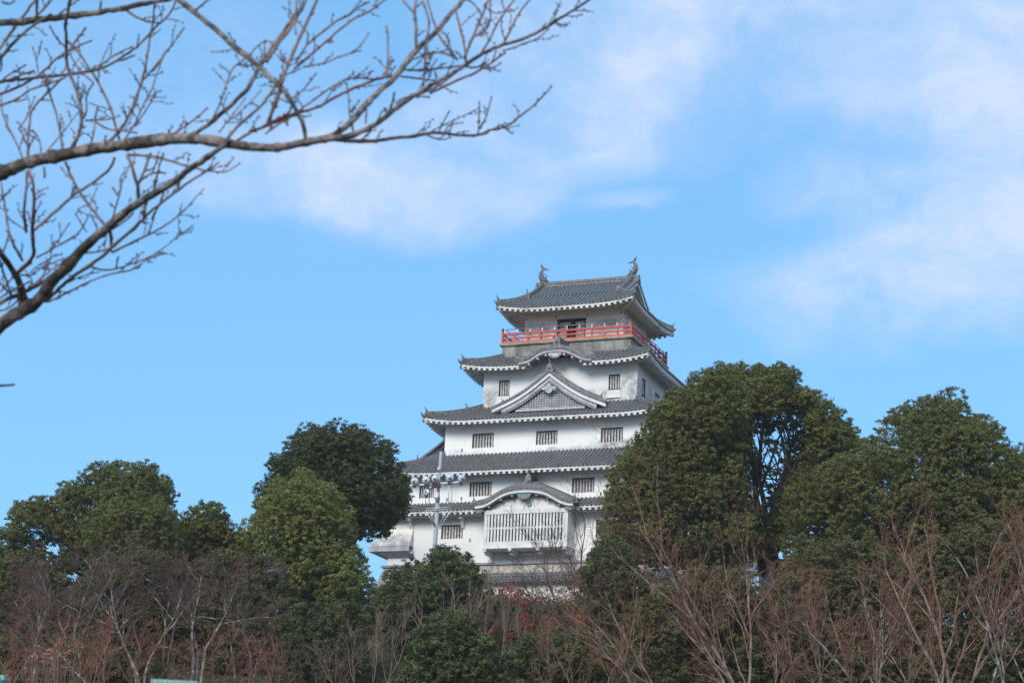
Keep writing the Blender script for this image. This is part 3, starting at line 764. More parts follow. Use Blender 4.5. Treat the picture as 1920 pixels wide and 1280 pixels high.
kara(P4, -7.6, -4.75, lambda x: 49.25-abs(x-.12)*.42, 49.45, .19, .3, .55, .62, 'upper_undulating_gable')
P1 = [(-4.05, 34.69), (-3.4, 34.71), (-2.7, 35.05), (-2.1, 35.45), (-1.4, 35.72), (-.45, 35.81), (.5, 35.80), (1.45, 35.64), (2.05, 35.37), (2.65, 34.96), (3.2, 34.71), (3.9, 34.63)]
kr, X1p, Z1p = kara(P1, -12.6, -10.32, lambda x: 37.2-abs(x-(-.45))*.43, 37.15, .2, .3, .95, .6, 'lower_undulating_gable', medallion=True)
mb = MB(); band(mb, X1p, Z1p-.32, np.full(len(X1p), 34.3), -12.0, -11.9); mb.build('tympanum', M_fas, kr)
mb = MB(); mb.tube([(.2, -12.1, 34.78), (.2, -11.98, 34.78)], .2, 14); mb.build('round_crest', M_grn, kr)
mb = MB()
for sx in (-1, 1):
    mb.extrude_y([(.2+sx*.42, 34.42), (.2+sx*.5, 34.42), (.2+sx*.36, 34.95), (.2+sx*.28, 35.12), (.2+sx*.26, 34.98)], -12.0, -12.08); mb.cut()
mb.pieces('frog_leg_strut', M_bar, kr)
mb = MB()
for x in (-3.75, 3.6): mb.box(x-.38, x+.38, -12.5, -12.0, 34.26, 34.4); mb.box(x-.2, x+.2, -12.5, -12.0, 34.14, 34.255); mb.cut()
mb.pieces('copper_end_cap', M_grn, kr)

# ---- triangular gable on the third roof
GC = .12
GP = [(0, 46.08), (.55, 45.65), (1.15, 45.2), (1.8, 44.75), (2.4, 44.38), (3.1, 44.02), (3.85, 43.7), (4.35, 43.5), (4.75, 43.32)]
gx = np.linspace(0, 4.75, 25); gzv = np.interp(gx, [p[0] for p in GP], [p[1] for p in GP])
for _ in range(3): q = gzv.copy(); q[1:-1] = (gzv[:-2]+2*gzv[1:-1]+gzv[2:])/4; gzv = q
X = np.concatenate([GC-gx[::-1], GC+gx[1:]]); Zg = np.concatenate([gzv[::-1], gzv[1:]])
YG = -8.6
t = MB()
def gback(x):      # how far back the gable roof runs before it meets wall or roof
    zt_ = np.interp(x, X, Zg)
    return -B4 if abs(x-GC) < 4.2 else YG+(.9)
t.grid([[(x, YG-.05+(gback(x)-YG+.05)*s, z+.2) for s in np.linspace(0, 1, 4)] for x, z in zip(X, Zg)])
for yy in np.arange(YG+.06, -B4, .27):
    t.tube([(x, yy, z+.2) for x, z in zip(X, Zg) if yy < gback(x)], .075, 5)
band(t, X, Zg+.2, Zg-.0, YG-.06, YG+.2)
for i in range(38):
    x = X[0]+(i+.5)*(X[-1]-X[0])/38; z = np.interp(x, X, Zg)+.1; t.tube([(x, YG-.12, z), (x, YG+.3, z)], .06, 6)
for sx in (-1, 1):
    pts = [np.array([GC+sx*a, YG+.75, np.interp(GC+sx*a, X, Zg)+.34]) for a in np.linspace(.1, 4.0, 12)]
    for p, q in zip(pts, pts[1:]): t.beam(p, q+(q-p)*.05, .22, .24)
    t.tube([p+np.array([0, 0, .14]) for p in pts], .08, 6)
    onigawara(t, pts[-1]+np.array([sx*.1, 0, -.15]), .34, .4, (sx, 0))
t.box(GC-.17, GC+.17, YG+.1, -B4, 46.2, 46.55); t.tube([(GC, YG+.1, 46.6), (GC, -B4, 46.6)], .1, 8)
onigawara(t, (GC, YG+.02, 46.12), .62, .72, (0, -1), .2); t.lathe((GC, YG+.02, 46.86), [(.03, 0), (.09, .06), (.1, .14), (.03, .22)], 8)
gt = t.build('triangular_gable', M_tile, K)
b = MB(); band(b, X, Zg-.005, Zg-.27, YG+.0, YG+.14); b.build('outer_bargeboard', M_fas, gt)
i0 = [i for i in range(len(X)) if abs(X[i]-GC) < 4.0]
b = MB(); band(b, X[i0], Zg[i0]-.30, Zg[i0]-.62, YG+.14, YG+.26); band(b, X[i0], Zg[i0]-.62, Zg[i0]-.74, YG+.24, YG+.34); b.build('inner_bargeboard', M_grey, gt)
b = MB(); i1 = [i for i in range(len(X)) if abs(X[i]-GC) < 3.2]
band(b, X[i1], Zg[i1]-.2, np.full(len(i1), 42.95), YG+.62, YG+.66); b.build('gable_infill', M_deck, gt)
b = MB()
for i in range(27):
    x = GC-2.75+i*5.5/26; zt_ = np.interp(x, X, Zg)-.7
    if zt_ > 43.42: b.box(x-.035, x+.035, YG+.5, YG+.56, 43.3, zt_)
for j in range(8):
    z = 43.42+j*.19; w = [xx for xx in X if np.interp(xx, X, Zg)-.72 > z]
    if w: b.box(min(w), max(w), YG+.47, YG+.495, z-.03, z+.03)
b.build('lattice', M_grey, gt)
b = MB(); b.box(GC-2.9, GC+2.9, YG+.4, YG+.6, 43.15, 43.3); b.build('gable_sill', M_bar, gt)
g = MB(); zc = 45.2
g.extrude_y([(GC-.12, zc), (GC-.2, zc-.2), (GC-.5, zc-.26), (GC-.62, zc-.42), (GC-.45, zc-.52), (GC-.3, zc-.45), (GC-.26, zc-.66), (GC, zc-.82),
             (GC+.26, zc-.66), (GC+.3, zc-.45), (GC+.45, zc-.52), (GC+.62, zc-.42), (GC+.5, zc-.26), (GC+.2, zc-.2), (GC+.12, zc)][::-1], YG+.02, YG+.13)
g.build('gable_pendant', M_grey, gt)

# ---- stone base
mb = MB()
mb.hexa([(-13.4, -12.6, 25), (13.4, -12.6, 25), (13.4, 12.6, 25), (-13.4, 12.6, 25)], [(-12.2, -10.75, 30.6), (12.2, -10.75, 30.6), (12.2, 10.75, 30.6), (-12.2, 10.75, 30.6)])
mb.build('stone_base', M_stone, K)
mb = MB(); mb.box(-12.4, 12.4, -10.95, -10.65, 30.45, 30.62); mb.build('base_ledge', M_rail, K)

# ------------------------------------------------------------------ garden walls and gatehouse below the keep
def garden_wall(p0, p1, top, base, th, label, holes=True):
    """white wall with a small tiled roof, from p0 to p1 (x,y)"""
    p0 = np.array(p0, float); p1 = np.array(p1, float); d = p1-p0; L = np.linalg.norm(d); a = math.atan2(d[1], d[0])
    r = empty('garden_wall', (p0[0], p0[1], base), a, label, 'wall')
    H = top-base
    mb = MB(); mb.box(0, L, -.2, .2, 0, H-.55); mb.build('wall_body', plaster('wall_plaster', [], (.74, .74, .72), .5), r)
    mb = MB(); mb.box(-.02, L+.02, -.32, .32, H-.60, H-.5)
    n = int(L/.45)
    for i in range(n): x = (i+.5)*L/n; mb.box(x-.07, x+.07, -.62, -.321, H-.66, H-.54)
    mb.build('wall_eave', M_fas, r)
    mb = MB()
    for s in (-1, 1):
        P = [(0, s*.05, H-.05), (L, s*.05, H-.05), (L, s*.78, H-.5), (0, s*.78, H-.5)]
        Q = [(x, y, z-.09) for x, y, z in P]; mb.hexa(Q, P)
        n = int(L/.29)
        for i in range(n): x = (i+.5)*L/n; mb.tube([(x, s*.1, H-.06), (x, s*.82, H-.5)], .08, 5)
    mb.box(-.05, L+.05, -.13, .13, H-.1, H+.12); mb.tube([(-.05, 0, H+.14), (L+.05, 0, H+.14)], .1, 8)
    mb.build('wall_tiles', M_tile, r)
    return r
def xy(p): return (p[0], p[1])
q0 = kw(-3.2, -16, 0); q1 = kw(13.2, -16, 0)
garden_wall(xy(q0), xy(q1), 28.6, 23.5, 5.6, 'white garden wall with tiled coping below the keep, seen between bare branches and the red leaves')
q0 = at(1425, 1062, 150); q1 = at(1560, 1050, 152)
garden_wall(xy(q0), xy(q1), (q0[2]+q1[2])/2, 25, 3, 'short stretch of white wall showing through the gap between the two big right trees')
q0 = at(500, 1118, 146); q1 = at(705, 1098, 152)
g = empty('gatehouse', (q0[0], q0[1], q0[2]-3.6), math.atan2(q1[1]-q0[1], q1[0]-q0[0]), 'low dark roofed outbuilding hidden behind the olive tree left of the keep', 'building')
L = math.hypot(q1[0]-q0[0], q1[1]-q0[1])
mb = MB(); mb.box(0, L, -1.6, 1.6, -1.5, 2.6); mb.build('wall', plaster('shed_plaster', [], (.5, .5, .49), .6), g)
mb = MB()
for s in (-1, 1):
    P = [(-.4, 0, 3.9), (L+.4, 0, 3.9), (L+.4, s*2.4, 2.5), (-.4, s*2.4, 2.5)]; mb.hexa([(x, y, z-.15) for x, y, z in P], P)
    n = int(L/.3)
    for i in range(n): x = (i+.5)*L/n; mb.tube([(x, 0, 3.9), (x, s*2.45, 2.52)], .085, 5)
mb.box(-.5, L+.5, -.2, .2, 3.85, 4.15); mb.build('roof', M_tile, g)
mb = MB()
for x in np.arange(1, L, 1.8): mb.box(x-.08, x+.08, -1.66, -1.6, -1.5, 2.6)
mb.box(0, L, -1.67, -1.605, 1.2, 1.35); mb.build('timber_frame', M_brn, g)

# ------------------------------------------------------------------ floodlight pole
FD = 140.
def fl(u, v, dz=0.): return at(u, v, FD+dz)
top = fl(827, 846); low = fl(813.5, 1050)
ax = top-low; ax /= np.linalg.norm(ax)
base = low-ax*((low[2]-hgt(low[0], low[1]))/ax[2]+.3)
FR = empty('floodlight_pole', tuple(base), 0, 'grey lamp pole with a crossarm of round floodlights standing before the white keep', 'floodlight')
def fb(mb, n, m, par=FR): return mb.build(n, m, par, off=(base if par is FR else base))
m_ = .035
mb = MB(); k = fl(821, 932)
mb.tube([base, low, k], [.2, .155, .145], 14); mb.tube([k-ax*.02, k+ax*.12, top], [.15, .1, .095], 12)
pole = fb(mb, 'pole', M_pole)
arms = MB(); arms.beam(fl(768, 909.5, -.25), fl(822, 906.5, -.25), .1, .1); arms.beam(fl(822, 906, -.25), fl(871, 902.5, -.25), .1, .1)
arms.beam(fl(806, 913, -.2), fl(831, 911.5, -.2), .16, .08); fb(arms, 'crossarm', M_railw)
fr = MB()
for pth in ([(799, 906), (797.5, 957)], [(805, 907), (804, 957)], [(842, 904), (840.5, 955)], [(848, 903), (845.5, 955)], [(796, 957), (847, 954)], [(797, 953.5), (846, 950.5)],
            [(799, 957), (815, 986)], [(806, 958), (816, 984)], [(839, 956), (823, 984)], [(846, 955), (824, 990)]):
    fr.tube([fl(*pth[0], -.2), fl(*pth[1], -.2)], .032, 6)
fb(fr, 'bracket_frame', M_railw)
for (u, v, tu, tv, sc_) in ((777.5, 902, -.3, .2, 1), (799, 900, -.15, .15, 1), (815.5, 897, 0, .1, .85), (843.5, 896, .1, .15, 1), (865.5, 897, .5, .1, 1.02), (800, 922, -.5, -.35, .8)):
    c = fl(u, v, -.35); axd = -Fv*1.0+R2*tu+U2*tv*-1; axd /= np.linalg.norm(axd)
    mb = MB(); R_ = .275*sc_
    mb.lathe(c, [(.001, R_*1.0), (R_*.28, R_*.97), (R_*.45, R_*.85), (R_*.75, R_*.62), (R_*.93, R_*.3), (R_, 0), (R_*1.03, -.03), (R_*.98, -.05)], 18, -axd)
    lp = mb.build('floodlight_lamp', M_lamp, FR, off=base)
    mb = MB(); mb.lathe(c+axd*.03, [(R_*.98, 0), (R_*.8, .06), (R_*.4, .1), (.001, .115)], 18, axd); mb.build('lamp_glass', M_glass if 'M_glass' in globals() else M_lamp, lp, off=base)
    mb = MB(); mb.lathe(c+axd*.02, [(.09, -.1), (.11, .04), (.06, .15), (.001, .16)], 10, axd)
    mb.tube([c-U2*R_*1.0, c-U2*(R_+.12)], .05, 6); mb.box(c[0]-.1, c[0]+.1, c[1]-.1, c[1]+.1, c[2]-R_-.14, c[2]-R_-.02); mb.build('lamp_socket', M_frame, lp, off=base)
for u in (811.5, 817.5, 823.5):
    mb = MB(); c = fl(u, 909, -.42)
    for dz_ in (-.14, -.05, .04, .13): mb.lathe(c+np.array([0, 0, dz_]), [(.03, -.03), (.105, -.01), (.095, .015), (.03, .035)], 10)
    mb.build('insulator', M_insul, FR, off=base)
mb = MB(); c = fl(818, 928, -.25); mb.box(c[0]-.14, c[0]+.14, c[1]-.12, c[1]+.12, c[2]-.18, c[2]+.18); fb(mb, 'control_box', M_boxm)
mb = MB(); c = fl(818, 936, -.25); mb.lathe(c, [(.001, .1), (.12, .08), (.1, -.02), (.04, -.1), (.001, -.1)], 10); c = fl(822.5, 878, -.18); mb.box(c[0]-.07, c[0]+.07, c[1]-.1, c[1]+.1, c[2]-.1, c[2]+.08)
mb.tube([fl(820, 890, -.15), fl(819.5, 915, -.15)], .02, 5); fb(mb, 'bell', M_railw)

# ------------------------------------------------------------------ trees with foliage
def inpoly(P, x, y):
    P = np.asarray(P, float); x = np.asarray(x); y = np.asarray(y); c = np.zeros(x.shape, bool)
    for i in range(len(P)):
        x1, y1 = P[i]; x2, y2 = P[i-1]
        cond = ((y1 > y) != (y2 > y)); xi = (x2-x1)*(y-y1)/((y2-y1) if y2 != y1 else 1e-9)+x1
        c ^= cond & (x < xi)
    return c
def edgedist(P, x, y):
    P = np.asarray(P, float); d = np.full(np.shape(x), 1e9)
    for i in range(len(P)):
        a = P[i-1]; b = P[i]; ab = b-a; t = np.clip(((x-a[0])*ab[0]+(y-a[1])*ab[1])/(ab@ab+1e-9), 0, 1)
        d = np.minimum(d, np.hypot(x-a[0]-t*ab[0], y-a[1]-t*ab[1]))
    return d
def unit(v): return v/(np.linalg.norm(v, axis=-1, keepdims=True)+1e-9)
def leaf_quads(C, O, size, up=.45, jit=.75):
    """C centres (n,3), O outward (n,3)"""
    n = len(C); nr = unit(O*1.0+np.array([0, 0, up])+NR.normal(0, jit*.85, (n, 3)))
    t = unit(np.cross(nr, NR.normal(0, 1, (n, 3)))); b = np.cross(nr, t)
    s = size*NR.uniform(.6, 1.4, (n, 1)); l = t*s; w = b*s*.48
    fold = nr*s*.12
    return np.stack([C-l, C-w*1.0+fold*0-l*.05, C+l, C+w-l*.05], axis=1)
def foliage(cent, rad, size, dens, clump=.36, squash=.82, fill=.18):
    """lobes -> clumps -> leaves"""
    Q = []
    for c, r in zip(cent, rad):
        nc = max(8, int(dens*4*r*r/(clump*clump)*.55))
        d = unit(NR.normal(0, 1, (nc, 3))); rr = r*(1-np.abs(NR.normal(0, .10, (nc, 1))))
        inn = NR.rand(nc) < fill; rr[inn] *= NR.uniform(.4, .85, (inn.sum(), 1))
        cc = c+d*rr*np.array([1, 1, squash])
        nl = max(6, int(16*(clump/.36)**2*(.2/size)**2*.55))
        C = np.repeat(cc, nl, 0); D = np.repeat(d, nl, 0)
        o = unit(NR.normal(0, 1, (len(C), 3))); C = C+o*clump*NR.uniform(.25, 1.0, (len(C), 1))*NR.uniform(.7, 1.15, (len(C), 1))*np.array([1, 1, .7])
        Q.append(leaf_quads(C, unit(o*.6+D*.6), size))
    return np.concatenate(Q)
def crown_lobes(poly, dist, lr, thick, n, hole=None, edge=.55, taper=1.0):
    P0 = np.array(poly, float); ppm = FPX/dist; cen = P0.mean(0); P = []
    for i in range(len(P0)):          # scalloped outline
        a, b = P0[i], P0[(i+1) % len(P0)]; L = np.linalg.norm(b-a); k = max(1, int(L/26)); nn = np.array([(b-a)[1], -(b-a)[0]])/(L+1e-9)
        if nn@((a+b)/2-cen) < 0: nn = -nn
        for j in range(k):
            P.append(a+(b-a)*j/k-nn*NR.uniform(0, 7)); P.append(a+(b-a)*(j+.5)/k+nn*NR.uniform(2, 11))
    P = np.array(P)
    x0, y0 = P.min(0); x1, y1 = P.max(0); cs = []; rs = []
    mx = 0; gx_, gy_ = np.meshgrid(np.linspace(x0, x1, 30), np.linspace(y0, y1, 30)); ins = inpoly(P, gx_, gy_); dmax = edgedist(P, gx_, gy_)[ins].max()
    ar = ins.mean()*(x1-x0)*(y1-y0)/ppm**2
    n = max(n, int(3.2*ar/lr**2)); nfill = int(n*.22)
    us = NR.uniform(x0, x1, n*60); vs = NR.uniform(y0, y1, n*60); ok = inpoly(P, us, vs); us = us[ok]; vs = vs[ok]; eds = edgedist(P, us, vs)
    for u, v, ed in zip(us, vs, eds):
        if len(cs) >= n: break
        r = lr*NR.uniform(.65, 1.25)
        if ed < r*ppm*edge:
            r = ed/ppm/edge
            if r < lr*.35: continue
        if hole is not None and inpoly(hole, np.array([u]), np.array([v]))[0]: continue
        hd = thick*math.sqrt(max(0, 1-(1-min(1, ed/dmax))**2))
        w = NR.choice([-1, -1, -1, 1, 1, 0])*hd*(1 if NR.rand() < .6 else NR.uniform(.3, 1))
        if len(cs) < nfill: w *= .25
        p = at(u, v, dist)+np.array([0, 1, 0])*(w)+np.array([0, 0, w*.12])
        if cs and NR.rand() < .85 and (np.linalg.norm(np.array(cs)-p, axis=1) < .5*(r+np.array(rs))).any(): continue
        cs.append(p); rs.append(r)
    return cs, rs
def limb(mb, a, b, r0, r1, n=6, sag=.12, seed=0, sides=6):
    R = np.random.RandomState(seed); a = np.array(a, float); b = np.array(b, float); L = np.linalg.norm(b-a); pts = []; rr = []
    o = R.normal(0, 1, 3)*L*sag*.5; o2 = R.normal(0, 1, 3)*L*sag*.2; o[2] = abs(o[2])*.6
    for i in range(n+1):
        t = i/n; pts.append(a+(b-a)*t+o*math.sin(math.pi*t)+o2*math.sin(2*math.pi*t)); rr.append(r0+(r1-r0)*t**.8)
    mb.tube(pts, rr, sides); return pts
def leafy_tree(name, label, poly, dist, mat, base, lr=1.15, thick=3.5, n=60, size=.075, dens=1.3, hole=None, trunk=.3, limbs=12, cat='tree', extra=None, clump=.22, edge=.6, group=None, fill=.18, trunkpts=None):
    gx0, gy0 = base
    bz = float(hgt(gx0, gy0)); r = empty(name, (gx0, gy0, bz), 0, label, cat, group); off = (gx0, gy0, bz)
    global NLEAF
    cs, rs = crown_lobes(poly, dist, lr, thick, n, hole, edge)
    if extra:
        for (u, v, dd, rr) in extra: cs.append(at(u, v, dist+dd)); rs.append(rr)
    Q = foliage(cs, rs, size, dens, clump=clump, fill=fill)-np.array(off)
    NLEAF += len(Q); fast_quads('crown', Q, mat, r)
    mb = MB(); cc = np.mean(cs, 0); zlo = min(c[2] for c in cs); b = np.array(off)-np.array([0, 0, .4])
    fork = b+(cc-b)*.45
    limb(mb, b, fork, trunk, trunk*.7, 6, .08, 3, 8)
    order = sorted(range(len(cs)), key=lambda i: -rs[i])[:limbs*2]
    for j, i in enumerate(order[:limbs]):
        p = limb(mb, fork-np.array([0, 0, NR.uniform(0, .8)]), cs[i], trunk*.5, .035, 6, .15, j+5, 6)
        for q in range(2): limb(mb, p[3], cs[order[(j+q*3+1) % len(order)]], .07, .02, 4, .15, j*3+q, 4)
    if trunkpts:
        for pts, r0, r1 in trunkpts:
            P = [at(u, v, dist+dd) for u, v, dd in pts]; mb.tube(P, list(np.linspace(r0, r1, len(P))), 7)
    mb.build('trunk', M_bark, r, off=off)
    return r
NLEAF = 0
def gxy(u, v, d): p = at(u, v, d); return (p[0], p[1])

leafy_tree('evergreen_tree', 'broad dark evergreen tree at the far left edge, open at its lower left', [(-40, 1080), (5, 1040), (8, 1000), (22, 962), (60, 938), (110, 930), (150, 903), (185, 880), (235, 866), (275, 866), (303, 888), (326, 930), (335, 1000), (335, 1075)], 150, L_mid, gxy(200, 1150, 150), n=85, thick=4,
           hole=[(55, 985), (100, 1000), (115, 1045), (50, 1055)], lr=1.0, trunkpts=[([(200, 1120, 0), (130, 1060, 0), (80, 1030, 0), (50, 1000, 0)], .16, .04), ([(130, 1060, 0), (105, 1010, 0), (100, 980, 0)], .08, .03)])
leafy_tree('evergreen_tree', 'rounded smaller green tree in front of the broad far left evergreen', [(160, 1045), (155, 990), (175, 955), (225, 930), (280, 928), (330, 945), (338, 1000), (330, 1060), (230, 1070)], 143, L_mid, gxy(250, 1150, 143), n=34, thick=2.6, lr=.95, dens=.9)
leafy_tree('evergreen_tree', 'small evergreen with thin top standing behind the pale lichened bare tree', [(335, 1075), (332, 985), (350, 955), (380, 952), (398, 938), (418, 950), (428, 985), (455, 990), (478, 1020), (490, 1075), (430, 1120)], 148, L_mid, gxy(400, 1150, 148), n=34, thick=2.2, lr=.8)
leafy_tree('evergreen_tree', 'tall dark rounded evergreen leaning against the left side of the white keep', [(484, 950), (488, 915), (500, 885), (530, 850), (560, 815), (600, 796), (640, 792), (690, 808), (735, 830), (752, 865), (765, 920), (760, 955), (733, 995), (697, 1020), (660, 1005), (640, 1030), (560, 1010), (490, 990)], 153, L_deep, gxy(640, 1110, 153), n=105, thick=4.2, lr=1.1,
           trunkpts=[([(645, 1110, 0), (650, 1040, 0), (662, 1008, 0), (700, 960, 0)], .5, .3)])
leafy_tree('camphor_tree', 'bright yellowish olive tree in front of the tall dark evergreen', [(450, 1010), (452, 985), (482, 958), (500, 920), (535, 890), (578, 884), (620, 906), (652, 945), (667, 985), (655, 1022), (672, 1030), (695, 1060), (702, 1090), (690, 1125), (640, 1135), (600, 1120), (570, 1125), (535, 1120), (520, 1060), (480, 1035)], 146, L_olive, gxy(580, 1160, 146), n=85, thick=3.3, lr=.95, dens=1.2)
leafy_tree('evergreen_tree', 'dark green bushy tree in front of the foot of the keep and the lamp pole', [(690, 1180), (700, 1120), (720, 1090), (745, 1062), (780, 1045), (800, 1050), (812, 1035), (835, 1022), (865, 1036), (892, 1056), (915, 1085), (905, 1130), (860, 1165), (760, 1200)], 137, L_dark, gxy(800, 1240, 137), n=70, thick=2.8, lr=.85)
leafy_tree('evergreen_tree', 'big dark camphor tree overlapping the right side of the white keep', [(1110, 1080), (1130, 1000), (1135, 940), (1148, 880), (1168, 848), (1200, 820), (1212, 778), (1245, 745), (1290, 714), (1335, 690), (1375, 690), (1400, 760), (1400, 850), (1408, 950), (1430, 1040), (1380, 1080), (1250, 1060)], 143, L_mid, gxy(1330, 1160, 143), n=130, thick=4.2, lr=1.05)
leafy_tree('camphor_tree', 'open topped camphor tree with dark stems showing against blue sky', [(1330, 800), (1340, 700), (1380, 683), (1405, 690), (1440, 684), (1480, 696), (1508, 728), (1545, 748), (1575, 784), (1600, 805), (1612, 850), (1560, 900), (1500, 960), (1440, 1050), (1400, 1040), (1400, 900)], 147, L_mid, gxy(1440, 1160, 147), n=85, thick=3.2, lr=.85, fill=.1, limbs=16,
           hole=[(1390, 795), (1420, 768), (1436, 800), (1456, 768), (1480, 755), (1514, 800), (1504, 855), (1484, 890), (1462, 955), (1432, 995), (1404, 945), (1400, 860)],
           trunkpts=[([(1425, 1080, 0), (1450, 1000, 0), (1470, 950, 0)], .3, .15), ([(1425, 1060, 0), (1418, 960, 0), (1412, 880, 0), (1405, 800, 0), (1400, 740, 0)], .2, .06), ([(1416, 940, 0), (1425, 860, 0), (1432, 790, 0), (1425, 740, 0)], .12, .05),
                     ([(1416, 940, 0), (1440, 880, 0), (1460, 820, 0), (1490, 770, 0)], .12, .04), ([(1440, 1000, 0), (1450, 930, 0), (1475, 880, 0), (1500, 830, 0)], .14, .04), ([(1445, 960, 0), (1470, 930, 0), (1500, 900, 0), (1530, 850, 0)], .12, .04),
                     ([(1418, 900, 0), (1440, 840, 0), (1445, 780, 0)], .07, .03), ([(1455, 900, 0), (1462, 850, 0), (1480, 810, 0)], .06, .02), ([(1412, 880, 0), (1398, 840, 0), (1385, 800, 0)], .07, .03)],
           extra=[(float(a), float(b), float(c), float(d)) for a, b, c, d in zip(NR.uniform(1390, 1512, 70), NR.uniform(760, 990, 70), NR.uniform(-1.5, 1.5, 70), NR.uniform(.12, .4, 70))])
leafy_tree('camphor_tree', 'large domed camphor tree on the right with a wide rounded crown', [(1465, 990), (1480, 930), (1515, 890), (1560, 862), (1605, 848), (1632, 810), (1655, 785), (1700, 758), (1735, 750), (1765, 738), (1798, 752), (1830, 775), (1868, 800), (1895, 838), (1915, 870), (1950, 900), (1980, 1000), (1950, 1120), (1700, 1150), (1480, 1120)], 140, L_mid, gxy(1720, 1200, 140), n=210, thick=5.5, lr=1.15,
           extra=[(float(u), float(v), float(w), .95) for u, v, w in zip(NR.uniform(1490, 1930, 46), NR.uniform(900, 1120, 46), NR.uniform(-1.5, 3, 46))])
leafy_tree('evergreen_tree', 'dark evergreen at the far right edge behind the large domed camphor tree', [(1870, 900), (1885, 862), (1905, 852), (1960, 850), (2060, 880), (2100, 1000), (1890, 1060)], 156, L_dark, gxy(1980, 1150, 156), n=45, thick=3, lr=1)
# lower belt
def shrub(label, poly, dist, mat, n, lr=.8, thick=1.8, name='evergreen_shrub', size=.085, dens=1.1, cat='shrub', clump=.26, edge=.5):
    P = np.array(poly); u = P[:, 0].mean(); v = P[:, 1].max()
    return leafy_tree(name, label, poly, dist, mat, gxy(u, v, dist), lr=lr, thick=thick, n=n, trunk=.14, limbs=8, cat=cat, size=size, dens=dens, clump=clump, edge=edge)
shrub('low green bush at the bottom centre, left of the red leaved shrub', [(740, 1340), (755, 1260), (775, 1200), (810, 1160), (850, 1148), (895, 1162), (925, 1210), (945, 1290), (940, 1340)], 112, L_dark, 55, .75)
shrub('dark green thicket below the olive tree and the outbuilding', [(520, 1340), (515, 1200), (540, 1150), (580, 1130), (640, 1120), (690, 1150), (690, 1340)], 131, L_deep, 60, .85, 2)
shrub('dark bush at the bottom behind the pale lichened bare trunk', [(320, 1340), (325, 1110), (360, 1060), (430, 1035), (520, 1050), (560, 1120), (550, 1340)], 134, L_under, 70, .9, 2)
shrub('brownish undergrowth mound left of the lichened bare tree', [(140, 1340), (140, 1100), (190, 1045), (290, 1030), (350, 1060), (360, 1200), (350, 1340)], 134, L_under, 66, .9, 2)
shrub('dark undergrowth at the far left bottom behind the pink dry leaves', [(-60, 1340), (-60, 1075), (20, 1050), (90, 1060), (160, 1100), (175, 1340)], 136, L_under, 66, .9, 2)
shrub('low dark bush in the bottom left corner under the rust brown brush', [(-60, 1400), (-60, 1215), (20, 1190), (120, 1200), (220, 1215), (300, 1240), (320, 1400)], 121, L_under, 40, .8, 1.8)
shrub('golden leaved shrub low at the left among the brown bare twigs', [(45, 1150), (50, 1128), (70, 1120), (95, 1128), (98, 1150), (70, 1160)], 128, L_gold, 9, .35, .5, size=.08, clump=.25)
shrub('dark conical bush among bare branches right of the garden wall', [(1080, 1180), (1090, 1080), (1115, 1030), (1150, 1010), (1195, 1040), (1220, 1100), (1230, 1200), (1130, 1230)], 133, L_dark, 50, .8, 2)
shrub('green bush at the bottom right of the red leaved shrub', [(930, 1340), (940, 1240), (985, 1195), (1060, 1180), (1130, 1190), (1180, 1240), (1190, 1340)], 112, L_dark, 60, .8, 2)
shrub('dark olive bush at the bottom under the forked reddish bare tree', [(1160, 1340), (1170, 1160), (1220, 1110), (1300, 1070), (1390, 1065), (1450, 1110), (1470, 1340)], 130, L_under, 100, .9, 2.4)
shrub('dark olive bush at the bottom between the two groups of reddish bare trees', [(1430, 1340), (1430, 1130), (1470, 1060), (1560, 1010), (1640, 1020), (1700, 1070), (1710, 1340)], 131, L_under, 95, .9, 2.4)
shrub('dark bush in the bottom right corner behind dense bare stems', [(1670, 1340), (1670, 1060), (1760, 1000), (1860, 980), (1990, 990), (2000, 1340)], 130, L_under, 105, .9, 2.4)
shrub('brownish low bush under the red leaves below the garden wall', [(870, 1340), (880, 1150), (920, 1105), (960, 1130), (1020, 1145), (1080, 1135), (1110, 1200), (1110, 1340)], 131, L_under, 40, .8, 1.8)
# ground cover: leaf litter and low brush over the whole slope
n = 160000
gx1 = NR.uniform(-62, 72, n); gy1 = NR.uniform(96, 156, n)
gz1 = hgt(gx1, gy1)
C = np.stack([gx1, gy1, gz1+np.abs(NR.normal(0, .5, n))*(1+.8*np.sin(gx1*.5)*np.sin(gy1*.4))], 1)
o = fast_quads('undergrowth', leaf_quads(C, np.tile([0, -.4, .6], (n, 1)), .12, .5, 1.4), L_under); meta(o, 'low dark brush covering the hillside under the trees', 'undergrowth', kind='stuff')

